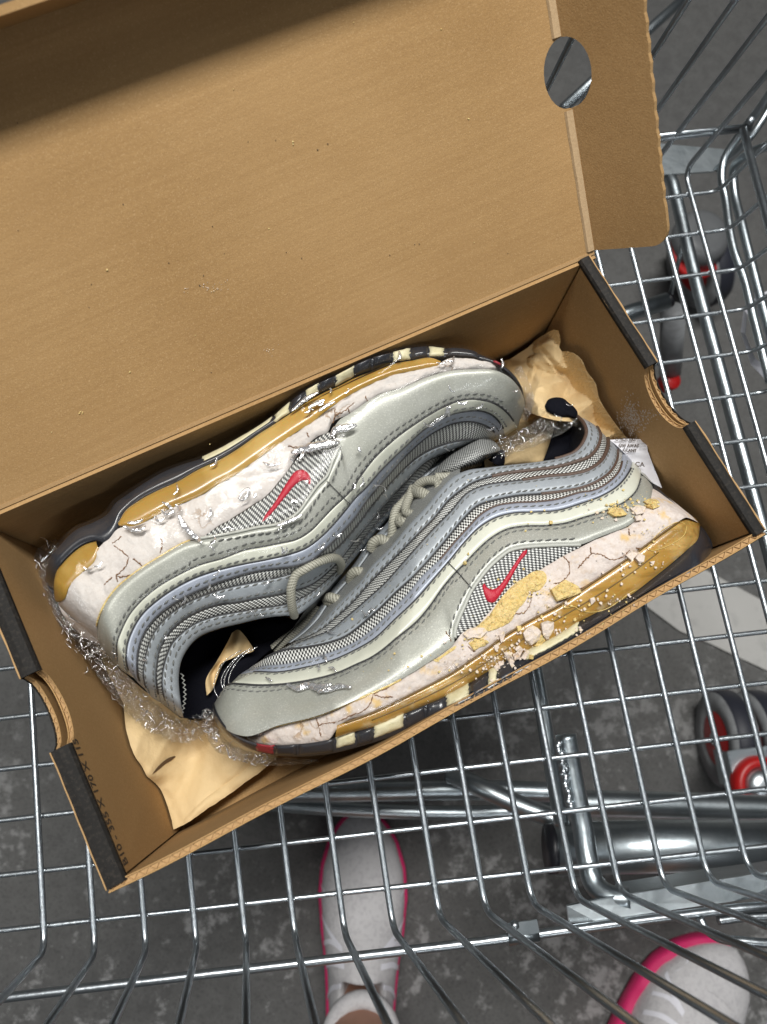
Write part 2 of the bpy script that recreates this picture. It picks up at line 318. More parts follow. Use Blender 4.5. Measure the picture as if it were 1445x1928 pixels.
def row(pl_, pr_, z=ZR, name='cross_wire', r=.0016):
    a = at(*pl_, z); c = at(*pr_, z); n = 14; P = []; ROWS.append((a, c))
    for k in range(n + 1):
        q = a + (c - a) * k / n; P.append(q + np.array([0, 0, .0003 * math.sin(k * 2.1 + pl_[1])]))
    dn = (c - a) / np.linalg.norm(c - a)
    P = P[:-1] + [c - dn * .008, c - dn * .003 + UR * .001, c + UR * .006, c + UR * .02, c + UR * .26]
    tube(name, P, r, m_zinc, cart, 8)
for yl, (yr, _) in zip(lefts, rows):
    s = (yr - yl) / 1445
    xe = rightend(yr + 25 * s); row((-170, yl - 170 * s), (xe, yl + xe * s))
for xr, yr in ((1352, 360), (1372, 432), (1392, 507), (1404.6, 582), (1418, 661.5), (1442, 738), (1462, 822), (1480, 908), (1498, 997)):
    s = -.128
    row((-160, yr - s * (xr + 160)), (xr, yr))
mb = MB()
for b, t in COLS:
    for a, c in ROWS:
        d1 = (t - b)[:2]; d2 = (c - a)[:2]; M2 = np.array([d1, -d2]).T
        try: s_, u_ = np.linalg.solve(M2, (a - b)[:2])
        except Exception: continue
        if -.01 < s_ < 1 and 0 < u_ < 1:
            x_ = b + (t - b) * s_; sgn = 1 if rng.random() < .5 else -1
            for q_ in (-1, 1):
                c_ = np.array([x_[0] + q_ * .0019, x_[1] + sgn * .0004, -.0033]); r_ = .0010 + .0005 * rng.random()
                V = [c_ + r_ * np.array(v) for v in ((1, 0, 0), (0, 1, 0), (-1, 0, 0), (0, -1, 0), (0, 0, 1), (0, 0, -1))]
                mb.add(V, [(0, 1, 4), (1, 2, 4), (2, 3, 4), (3, 0, 4), (1, 0, 5), (2, 1, 5), (3, 2, 5), (0, 3, 5)])
mb.build('spot_weld', m_zinc, cart, kind='stuff')
# thick rod at the front foot of the basket, clamp with screw
P = [at(x, 1879.5 - .1172 * x, -.0085) for x in (-160, 0, 300, 600, 900)] + [at(1221, 1731, -.0085), at(1391, 1710, -.0085), at(1520, 1698, -.0085)]
tube('bottom_rod', P, .0027, m_zinc, cart, 12)
cl = tube('rod_clamp', [at(957, 1768, -.0085), at(1014, 1760, -.0085)], .0038, m_zinc2, cart, 16)
V, Fc = extr([(0, 0), (.02, 0), (.02, .006), (.0, .006)], 0, .001)
o = at(955, 1752, -.0065); ex = at(1014, 1744, -.0065) - o; ex /= np.linalg.norm(ex); ey = np.cross([0, 0, 1], ex)
V, Fc = extr([(0, -.004), (.019, -.004), (.0185, .004), (.001, .004)], 0, .0012, (o, ex, ey, (0, 0, 1)))
mk('clamp_tab', V, Fc, m_zinc2, cl, smooth=False)
tube('screw', [at(969, 1742, -.004), at(969, 1742, .004)], .0015, m_zinc, cl, 10)
tube('screw_head', [at(969, 1742, .004), at(969, 1742, .0062)], .003, m_zinc, cl, 6)
# welded bracket and frame tubes under the front edge
def px3(lst): return [at(x, y, z) for x, y, z in lst]
def sm(lst, n=40): return catmull(px3(lst), n)
V = px3([(1068, 1706, -.013), (1150, 1688, -.013), (1300, 1665, -.013), (1600, 1618, -.013), (1600, 1664, -.014), (1380, 1697, -.0115), (1120, 1734, -.0115), (1072, 1738, -.013)])
mk('angle_bracket', V + [v - np.array([0, 0, .0025]) for v in V], [tuple(range(8))[::-1], tuple(range(8, 16))] + [(i, (i+1) % 8, (i+1) % 8 + 8, i + 8) for i in range(8)], m_zinc2, cart, smooth=False)
V = px3([(1150, 1688, -.013), (1300, 1665, -.013), (1600, 1618, -.013), (1600, 1600, -.05), (1300, 1640, -.05), (1160, 1662, -.05)])
mk('angle_bracket', V, [(0, 1, 4, 5), (1, 2, 3, 4)], m_zinc2, cart, smooth=False)
tube('frame_tube', sm([(1066, 1383, -.035), (1082, 1480, -.035), (1098, 1560, -.034), (1108, 1625, -.031), (1122, 1668, -.026), (1150, 1688, -.02), (1185, 1692, -.017)]), .0068, m_zinc2, cart, 20)
# ragged weld bead on the tube top
mb = MB()
for k in range(26):
    t = k / 25; p = at(1052 + 22 * t + rng.normal() * 2, 1400 + 118 * t, -.0275 + rng.normal() * .0004)
    V, Fc, u = tube_data([p - np.array([.002, .0008, 0]), p, p + np.array([.002, .0008, .0])], [.001, .0026 + rng.random()*.001, .001], 8); mb.add(V, Fc)
mb.build('weld_bead', m_zinc, cart, kind='stuff')
tube('frame_tube', sm([(1004, 1240, -.055), (1022, 1340, -.055), (1040, 1450, -.056), (1058, 1552, -.06)]), .0052, m_zinc2, cart, 18)
o = tube('frame_tube', [at(1043, 1598, -.14), at(1300, 1592, -.14), at(1600, 1588, -.14)], .0190, m_zinc2, cart, 32)
tube('end_cap', [at(1030, 1598, -.14), at(1044, 1598, -.14)], .0181, m_dkpl, o, 32)
tube('frame_tube', sm([(1060, 1512, -.20), (1200, 1514, -.2), (1400, 1520, -.2), (1600, 1526, -.2)]), .0108, m_zinc2, cart, 24)
tube('frame_tube', sm([(1060, 1520, -.24), (900, 1530, -.24), (700, 1526, -.24), (500, 1512, -.24), (300, 1480, -.24)]), .0062, m_zinc2, cart, 18)
tube('frame_tube', sm([(1055, 1492, -.22), (900, 1487, -.22), (700, 1490, -.22), (400, 1494, -.22)]), .0085, m_zinc2, cart, 20)
tube('frame_tube', sm([(1058, 1548, -.16), (960, 1508, -.17), (900, 1480, -.18), (850, 1458, -.205)]), .0080, m_zinc2, cart, 20)
tube('hook_wire', sm([(1318, 1728, -.006), (1326, 1745, -.004), (1350, 1764, -.002), (1400, 1772, 0), (1500, 1778, 0)]), .0026, m_zinc, cart, 10)
tube('hook_wire', sm([(1352, 1733, -.02), (1400, 1727, -.02), (1500, 1722, -.02)]), .0028, m_zinc, cart, 10)
# upper right: rear rails, side tubes
tube('rear_rail', px3([(1120, 276, .035), (1320, 253, .035), (1414, 243, .035)]), .0018, m_zinc, cart, 10)
tube('rear_rail', px3([(1120, 270, .038), (1320, 246, .038), (1416, 236, .038)]), .0016, m_zinc, cart, 10)
tube('side_rail', px3([(1400, 243, .045), (1412, 290, .05), (1428, 350, .06), (1450, 432, .07), (1470, 500, .08)]), .0026, m_zinc, cart, 12)
tube('rail_rivet', px3([(1413, 228, .04), (1413, 228, .046)]), .003, m_zinc, cart, 10)
tube('side_tube', sm([(1480, 130, .05), (1430, 205, .02), (1390, 258, .0), (1364, 300, -.012), (1359, 335, -.016), (1366, 372, -.018), (1374, 430, -.018), (1382, 470, -.018), (1400, 520, -.018), (1420, 600, -.018), (1450, 720, -.018)], 60), .0031, m_zinc2, cart, 16)
tube('side_tube', sm([(1460, 270, .02), (1410, 290, .0), (1382, 318, -.02), (1382, 350, -.025), (1398, 425, -.025), (1414, 490, -.025), (1440, 590, -.025), (1470, 700, -.025)], 60), .0034, m_zinc2, cart, 16)
tube('side_tube', sm([(1470, 170, .0), (1410, 262, -.02), (1350, 320, -.05)], 24), .0030, m_zinc2, cart, 14)
tube('support_tube', sm([(1245, 325, -.06), (1262, 335, -.055), (1273, 370, -.055), (1287, 430, -.055), (1305, 505, -.055), (1360, 712, -.055), (1405, 880, -.055), (1470, 1120, -.055)], 60), .0050, m_zinc2, cart, 18)
o = tube('frame_tube', [at(1100, 622, -.15), at(1190, 588, -.15), at(1256, 567, -.15)], .0080, m_zinc2, cart, 24)
tube('end_cap', [at(1255, 567, -.15), at(1262, 564, -.15)], .0072, m_dkpl, o, 24)
tube('caster_post', [at(1268, 590, -.17), at(1262, 700, -.30)], .012, m_tyre, cart, 20)
tube('brace_rod', px3([(1262, 560, -.15), (1276, 500, -.12), (1290, 440, -.10)]), .002, m_zinc2, cart, 8)
# painted strut seen past the lid, behind the basket
tube('frame_tube', px3([(1330, -40, -.1), (1240, 40, -.1), (1060, 205, -.1)]), .0048, m_zinc2, cart, 14)
V = px3([(1240, 270, -.05), (1378, 282, -.05), (1345, 322, -.05), (1232, 330, -.05)])
mk('rear_plate', V + [v - np.array([0, 0, .002]) for v in V], [(3, 2, 1, 0), (4, 5, 6, 7)] + [(i, (i+1) % 4, (i+1) % 4 + 4, i + 4) for i in range(4)], m_zinc2, cart, smooth=False)
# white plastic seat ring
ring_o = [(1395, 624), (1401, 583), (1426, 557), (1460, 540), (1530, 560), (1560, 640), (1500, 720), (1443, 716), (1414, 686)]
ring_i = [(1404, 630), (1408, 592), (1432, 568), (1460, 556), (1518, 574), (1540, 640), (1495, 700), (1447, 696), (1422, 674)]
n = len(ring_o); V = px3([(*p, -.04) for p in ring_o] + [(*p, -.034) for p in ring_i] + [(*p, -.05) for p in ring_o] + [(*p, -.05) for p in ring_i])
Fc = []
for i in range(n):
    j = (i + 1) % n; Fc += [(j, i, n + i, n + j), (i, j, 2*n + j, 2*n + i), (n + j, n + i, 3*n + i, 3*n + j)]
mk('plastic_seat_ring', V, Fc, m_wpl, cart, smooth=False)
V = px3([(1431, 575, -.03), (1460, 570, -.03), (1500, 580, -.03), (1500, 600, -.03), (1434, 592, -.03)])
mk('plastic_seat_tab', V + [v - np.array([0, 0, .004]) for v in V], [(4, 3, 2, 1, 0), (5, 6, 7, 8, 9)] + [(i, (i+1) % 5, (i+1) % 5 + 5, i + 5) for i in range(5)], m_wpl, cart, smooth=False)
# ------------------------------------------------------------------ casters
def disc(name, c, ax, r0, w, mt, parent, seg=40, prof=None):
    """lathe round ax; prof = list of (radius fraction, offset fraction)"""
    c = np.array(c, float); ax = np.array(ax, float); ax /= np.linalg.norm(ax)
    a = np.cross(ax, [0, 0, 1.0]) if abs(ax[2]) < .9 else np.cross(ax, [1.0, 0, 0]); a /= np.linalg.norm(a); b_ = np.cross(ax, a)
    prof = prof or [(0, -.5), (.9, -.5), (1, -.4), (1, .4), (.9, .5), (0, .5)]
    V = []; 
    for rf, of in prof:
        for k in range(seg):
            t = 2 * math.pi * k / seg; V.append(c + ax * of * w + r0 * rf * (math.cos(t) * a + math.sin(t) * b_))
    Fc = [(i*seg+k, i*seg+(k+1) % seg, (i+1)*seg+(k+1) % seg, (i+1)*seg+k) for i in range(len(prof)-1) for k in range(seg)]
    return mk(name, V, Fc, mt, parent)
def wheel(c, ax, r, w, left=True):
    t = disc('wheel', c, ax, r, w, m_tyreb, cart, prof=[(.80, -.5), (.93, -.5), (1, -.36), (1, .36), (.93, .5), (.80, .5)])
    disc('rim', c, ax, r * .985, w * 1.04, m_tyre, t, prof=[(.0, -.46), (.60, -.48), (.62, -.52), (.98, -.50), (.98, .50), (.62, .52), (.60, .48), (0, .46)])
    disc('hub', c, ax, r * .58, w * 1.06, m_hubr, t, prof=[(0, -.50), (.9, -.50), (1, -.46), (1, .46), (.9, .5), (0, .5)])
    disc('axle', c, ax, r * .14, w * 1.3, m_zinc, t, seg=16)
    # two recessed web ribs in the hub
    return t
# lower right caster
c0 = at(1352, 1393, FZ + .058); ax = np.array([1.0, -.10, 0.02])
wheel(c0 + np.array([.010, 0, 0]), ax, .052, .024)
wheel(c0 + np.array([.045, -.004, 0]), ax, .052, .022)
fk = at(1420, 1478, FZ + .125)
V, Fc = box(-.020, .06, -.02, .035, -.002, .002)
V = [fk + np.array(v) for v in V]; mk('caster_plate', V, Fc, m_zinc2, cart, smooth=False)
V, Fc = box(-.0205, -.018, -.0, .034, -.03, .001); mk('caster_fork', [fk + np.array(v) for v in V], Fc, m_zinc2, cart, smooth=False)
disc('dust_cap', fk + np.array([.004, .0, .006]), (0, 0, 1), .028, .014, m_hubr, cart, prof=[(1, -.5), (1, 0), (.94, .35), (.84, .5), (.70, .5), (.62, .2), (.6, -.2)])
disc('swivel_dome', fk + np.array([.004, .0, .006]), (0, 0, 1), .0185, .022, m_zinc, cart, prof=[(1, -.5), (1, 0), (.86, .26), (.6, .42), (.3, .49), (.01, .5)])
# rear right caster, half hidden by the tubes
c1 = at(1322, 445, -.30)
m_cap = mat('grey_cap', (.11, .115, .12), .35)
disc('dust_cap', c1, (.05, -.1, 1), .034, .02, m_cap, cart, prof=[(1, -.5), (1, -.1), (.9, .3), (.7, .5), (.4, .5), (0, .45)])
disc('red_ring', c1 - np.array([0, .008, .018]), (.05, -.35, 1), .034, .012, m_hubr, cart)
wheel(at(1318, 500, FZ + .056), np.array([1, .3, 0]), .054, .024)
disc('red_ring', at(1258, 720, -.30), (.2, -.1, 1), .0105, .02, m_hubr, cart)
# ------------------------------------------------------------------ shoe box
FL = at(205, 1682, RIM); FR = at(1443, 1004, RIM)
ex = FR - FL; BL = np.linalg.norm(ex); ex /= BL; ey = np.array([-ex[1], ex[0], 0]); BW = .1745
BYAW = math.atan2(ex[1], ex[0]); ez = np.array([0, 0, 1.0]); O = np.array([FL[0], FL[1], 0.0])
sbox = thing('shoe_box', 'open brown corrugated shoe box standing in the wire cart, lid thrown back', 'shoe box', tuple(O), BYAW)
def bw(x, y, z): return O + ex * x + ey * y + ez * z
def inbox(P):
    q = np.array(P) - O; return q.dot(ex), q.dot(ey)
Z0 = .0008
V, Fc = box(.001, BL - .001, 0, BW, Z0, Z0 + .0025); mk('bottom_panel', V, Fc, m_card, sbox, smooth=False, local=True)
def flutes(a, b, zt, amp, per, n_, parent, nm='flute', top=None, depth=.004):
    pass
def wall_corr(name, fn, length, th, parent, mat_in, mat_out, n=90, per=.0052, ztop=None, zbot=Z0):
    """corrugated wall: inner liner, outer liner and a zigzag flute between them.
    fn(s) -> (point on the inner face (xy local), outward normal); ztop(s) height"""
    ztop = ztop or (lambda s: RIM)
    lt = .00055
    for off0, off1, nm, mt in ((0, lt, 'inner_liner', mat_in), (th - lt, th, 'outer_liner', mat_out)):
        V = []; Fc = []
        for i in range(n + 1):
            s = length * i / n; p, nn = fn(s); zt = ztop(s) + (.0006 * noise.noise(Vector((s * 60, off0 * 500, 1))))
            p = np.array(p); nn = np.array(nn)
            zm = zbot + (zt - zbot) * .5
            for o_, z_ in ((off0, zbot), (off0, zm), (off0, zt), (off1, zt), (off1, zm), (off1, zbot)):
                V.append((*(p + nn * o_), z_))
            if i:
                for k in range(6): j = (k + 1) % 6; Fc.append(((i-1)*6+k, i*6+k, i*6+j, (i-1)*6+j))
        Fc += [(5, 4, 3, 2, 1, 0), tuple(n*6 + k for k in range(6))]
        mk(nm, V, Fc, mt, parent, smooth=False, local=True)
    V = []; Fc = []; m = int(length / per * 4)
    for i in range(m + 1):
        s = length * i / m; p, nn = fn(s); a = math.sin(i * math.pi / 2 + .6 * noise.noise(Vector((s * 90, 3, 2))))
        w = th / 2 + (th / 2 - lt) * a
        q = np.array(p) + np.array(nn) * w; zt = ztop(s) - .0004 + .0005 * noise.noise(Vector((s * 200, 5, 1)))
        q2 = q + np.array([.00035, 0]) 
        V += [(*q, max(zbot, zt - .012)), (*q, zt), (*q2, zt), (*q2, max(zbot, zt - .012))]
        if i: Fc += [((i-1)*4+k, i*4+k, i*4+k+1, (i-1)*4+k+1) for k in range(3)]
    mk('flute', V, Fc, m_flute, parent, smooth=False, local=True)
    V = []; Fc = []
    for i in range(n + 1):
        s = length * i / n; p, nn = fn(s); p = np.array(p); nn = np.array(nn); z_ = ztop(s) - .0013
        V += [(*(p + nn * .0003), z_), (*(p + nn * (th - .0003)), z_)]
        if i: Fc.append(((i-1)*2, i*2, i*2+1, (i-1)*2+1))
    mk('flute_core', V, Fc, m_flute, parent, smooth=False, local=True)
# front wall: slightly bowed outwards, raw corrugated edge on top
TH = .0036
def bow(x): return -.0038 * math.sin(math.pi * max(0, min(1, x / BL))) - .0005 * math.sin(x * 60)
fw = props(mk('front_wall', *box(0, .004, .0, .0005, Z0, .02), m_card, sbox, smooth=False, local=True))
wall_corr('front_wall', lambda s: ((s, bow(s) + TH), (0, -1)), BL, TH, fw, m_card, m_card2, ztop=lambda s: RIM + .0008 * math.sin(s * 30))
V = []; Fc = []
for i in range(61):
    x = BL * i / 60; V += [(x, bow(x) - .0003, Z0), (x, bow(x) - .0003, RIM - .0012)]
    if i: Fc.append(((i-1)*2, i*2, i*2+1, (i-1)*2+1))
mk('printed_skin', V, Fc, m_black, fw, smooth=False, local=True)
HR_ = at(1119, 474.5, RIM); HL_ = at(-75, 986.5, RIM); hx = HR_ - HL_; HLEN = np.linalg.norm(hx); hx /= HLEN; hy = np.array([-hx[1], hx[0], 0])
V, Fc = extr([(0, -.003), (HLEN, -.003), (HLEN, 0), (0, 0)], Z0, RIM - .0015, (np.array([HL_[0], HL_[1], 0]), hx, hy, ez))
bk = mk('back_wall', V, Fc, m_card, sbox, smooth=False)
NOT_C, NOT_R, NOT_D = BW * .49, .0185, .0135
def notch(y, d=NOT_D):
    t = (y - NOT_C) / NOT_R
    return RIM - (d * math.sqrt(1 - t * t) if abs(t) < 1 else 0)
for side in (0, 1):
    nm = 'side_wall'
    sx = (lambda x: x) if side == 0 else (lambda x: BL - x)
    GAP = .0062 if side == 0 else .0034
    par = mk(nm, *box(min(sx(.0008), sx(.0032)), max(sx(.0008), sx(.0032)), .001, .003, Z0, .02), m_black, sbox, smooth=False, local=True)
    par['label'] = 'left double side wall with stamped numbers' if side == 0 else 'right double side wall with a chalky white smudge'
    sg = 1 if side == 0 else -1
    y0, y1 = .0015, BW - .001 + (.0125 if side == 0 else .001)
    wall_corr('o', lambda s: ((sx(.0030), y0 + s), (-sg, 0)), y1 - y0, .0030, par, m_card, m_black, n=70, ztop=lambda s: notch(y0 + s, NOT_D * (.8 if side else 1)) - .0003)
    ci, ce = .004, y1 - .003
    wall_corr('i', lambda s: ((sx(GAP + .0030), ci + s), (-sg, 0)), ce - ci, .0030, par, m_card, m_card2, n=70, ztop=lambda s: notch(ci + s) - .0003)
    # black fold over the top, interrupted by the thumb notch
    for ya, yb in ((y0, NOT_C - NOT_R), (NOT_C + NOT_R, y1)):
        V = []; Fc = []; n = 14
        pf = [(-.0004, -.014), (-.0004, 0), (.0006, .0011), (GAP * .6, .0012), (GAP + .0020, .0010), (GAP + .0031, -.0002), (GAP + .0032, -.0022), (GAP + .0028, -.0022), (GAP + .0026, -.0006), (.0009, .0002), (.0004, -.014)]
        for i in range(n + 1):
            y = ya + (yb - ya) * i / n
            for x_, z_ in pf: V.append((sx(x_), y, RIM + z_ + .0004 * noise.noise(Vector((y * 50, x_ * 90, side)))))
            if i:
                m_ = len(pf)
                for k in range(m_ - 1):
                    q = ((i-1)*m_+k, i*m_+k, i*m_+k+1, (i-1)*m_+k+1); Fc.append(q if side == 0 else q[::-1])
        mk('black_fold', V, Fc, m_black, par, smooth=False, local=True)
        P = [np.array([sx(-.0002 + .0004 * noise.noise(Vector((y * 80, 3, side)))), y, RIM + .0006]) for y in np.linspace(ya, yb, 40)]
        V, Fc, u = tube_data(P, [.00035 + .0005 * abs(noise.noise(Vector((y * 60, 7, side)))) for y in np.linspace(ya, yb, 40)], 6)
        mk('worn_edge', V, Fc, m_flute, par, local=True)
    if side == 0:
        # inner tongue foot fold (the pale lip along the bottom)
        V = []; Fc = []
        for i in range(31):
            y = .006 + (BW - .012) * i / 30; w = .003 * noise.noise(Vector((y * 40, 2, 3)))
            V += [(GAP + .003, y, .010 + w * .3), (GAP + .0075 + w * .3, y, .0075), (GAP + .0075 + w*.3, y, .0045)]
            if i: Fc += [((i-1)*3+k, i*3+k, i*3+k+1, (i-1)*3+k+1) for k in range(2)]
        mk('bottom_lip', V, Fc, m_card2, par, smooth=False, local=True)
def text_mesh(name, s, size, frame, mt, parent, th=.00008, bold=0, align='LEFT', sx=1.0, kind=None):
    cu = bpy.data.curves.new(name, 'FONT'); cu.body = s; cu.size = size; cu.extrude = th; cu.offset = bold; cu.align_x = align; cu.resolution_u = 3
    t = bpy.data.objects.new(name, cu); COL.objects.link(t); dg = bpy.context.evaluated_depsgraph_get(); me = t.evaluated_get(dg).to_mesh()
    o_, a, b_, c_ = [np.array(q, float) for q in frame]
    V = [o_ + a * v.co.x * sx + b_ * v.co.y + c_ * v.co.z for v in me.vertices]; Fc = [tuple(p.vertices) for p in me.polygons]
    t.evaluated_get(dg).to_mesh_clear(); bpy.data.objects.remove(t); bpy.data.curves.remove(cu)
    return mk(name, V, Fc, mt, parent, smooth=False)
left_wall = [o for o in sbox.children if o.name.startswith('side_wall')][0]
# stamp on the inner left panel: reads from the front corner to the back, tops under the black fold
frm = (bw(.0062 + .00315, .0065, RIM - .0088), ey, ez, ex)
text_mesh('stamped_text', 'B10 - 355 X 170 X 115', .0082, frm, m_ink, left_wall, sx=.80, bold=.00012)
# lid --------------------------------------------------------------
def solve(fn, lo, hi):
    best = min(((fn(lo + (hi - lo) * k / 400), lo + (hi - lo) * k / 400) for k in range(401))); return best[1]
hc = HR_.copy(); hl = HL_.copy()
def lv(th): return hy * math.cos(th) + ez * math.sin(th)
def crease_err(th):
    P = hc + lv(th) * .13; q = proj(P); a = np.array(proj(hc)); b = np.array([1045., 0.]); d = b - a; d /= np.linalg.norm(d); e = np.array(q) - a
    return abs(e[0] * d[1] - e[1] * d[0])
LT = solve(crease_err, .05, 1.2)
lvec = lv(LT); ln = np.cross(hx, lvec)     # lid normal (towards the camera)
if ln[2] < 0: ln = -ln
LL = .176
print('LID angle', math.degrees(LT), 'lid end px', proj(hc + lvec * LL), proj(hl + lvec * LL), 'HLEN px', proj(hl), proj(hc))
lid = mk('lid', *extr([(0, -.0006), (HLEN, -.0006), (HLEN, .0005), (0, .0005)], -.003, -.0005, (hl, hx, lvec, ln)), m_card, sbox, smooth=False)
# main panel: a slightly warped sheet with half a thumb hole bitten out of its right edge
def uv_on_lid(px, py):
    r = ray(px, py); t = (hc - CAM).dot(ln) / r.dot(ln); P = CAM + r * t; q = P - hl; return q.dot(hx), q.dot(lvec)
hu, hv = uv_on_lid(1067, 138); print('hole', hu - HLEN, hv, [uv_on_lid(*p) for p in ((1023, 138), (1067, 68), (1067, 209))])
HVR = abs(uv_on_lid(1067, 68)[1] - uv_on_lid(1067, 209)[1]) / 2; HUR = abs(HLEN - uv_on_lid(1023, 138)[0])
HUR = max(.008, min(HUR, .02))
hole = [(HLEN - HUR * math.cos(a), hv + HVR * math.sin(a)) for a in np.linspace(-math.pi/2, math.pi/2, 17)]
poly = [(0, 0), (HLEN, 0)] + hole + [(HLEN, LL), (0, LL)]
V, Fc = extr(poly, -.003, 0, (hl, hx, lvec, ln))
mk('lid_panel', V, Fc, m_card, lid, smooth=False)
mk('hinge_crease', *extr([(0, -.0012), (HLEN, -.0012), (HLEN, .0008), (0, .0008)], -.0012, .0002, (hl, hx, lvec, ln)), m_flute, lid, smooth=False)
# right side flap folded back past the lid
def flapdir(a): return hx * math.cos(a) - ln * math.sin(a)
def flerr(p):
    a, w = p; q = proj(hc + flapdir(a) * w + lvec * .004); q2 = proj(hc + flapdir(a) * w + lvec * .13)
    # outer edge line from (1272,430) to (1213,0)
    d = np.array([1213 - 1272, -430.]); d /= np.linalg.norm(d); e = np.array(q2) - np.array([1272, 430.])
    e1 = np.array(q) - np.array([1275, 448.])
    return abs(e[0]*d[1]-e[1]*d[0]) + np.linalg.norm(e1)
best = min((flerr((a, w)), a, w) for a in np.linspace(-1.5, 1.5, 90) for w in np.linspace(.02, .14, 80)); print('flap', best)
FA, FW = best[1], best[2]; fd = flapdir(FA); fn_ = np.cross(fd, lvec); fn_ = fn_ if fn_[2] > 0 else -fn_
hole2 = [(HUR * 1.1 * math.cos(a), hv + HVR * math.sin(a)) for a in np.linspace(math.pi/2, -math.pi/2, 17)]
rc = .009
poly = [(0, .001)] + [(FW - rc + rc * math.sin(a), .001 + rc - rc * math.cos(a)) for a in np.linspace(0, math.pi/2, 7)] + [(FW - .0006 * (k % 2), .02 + .004 * k) for k in range(38)] + [(FW, LL), (0, LL)] + hole2
V, Fc = extr(poly, -.0026, 0, (hc + ez * 0 + ln * .0003, fd, lvec, fn_))
lf = mk('side_flap', V, Fc, m_card, lid, smooth=False)
# pale scored strip beside the fold
for a, b in ((.0015, hv - HVR - .0005), (hv + HVR + .0005, LL)):
    V = []; Fc = []; n = 24
    for i in range(n + 1):
        t = a + (b - a) * i / n; w0 = -.0046 + .0003 * noise.noise(Vector((t * 90, 1, 1)))
        for u_, h_ in ((w0, .0001), (w0 + .0007, .0012), (-.0004, .0013), (.0002, .0002)): V.append(hc + hx * u_ + lvec * t + ln * h_)
        if i: Fc += [((i-1)*4+k, (i-1)*4+k+1, i*4+k+1, i*4+k) for k in range(3)]
    mk('scored_strip', V, Fc, m_scuff, lid, smooth=False)
# front flap of the lid, folded up at its far end
FH = .029
fdir = ln * math.cos(.12) - lvec * math.sin(.12) * 0 + lvec * .0
V, Fc = extr([(.004, 0), (HLEN - .012, 0), (HLEN - .02, .012), (HLEN - .018, FH), (.004, FH)], -.003, 0, (hl + lvec * LL, hx, fdir, np.cross(hx, fdir)))
mk('front_flap', V, Fc, m_card, lid, smooth=False)
# white chalky smudge on the right wall

print('shadow line', uv_on_lid(0,290), uv_on_lid(320,160), uv_on_lid(700,50))
import mathutils
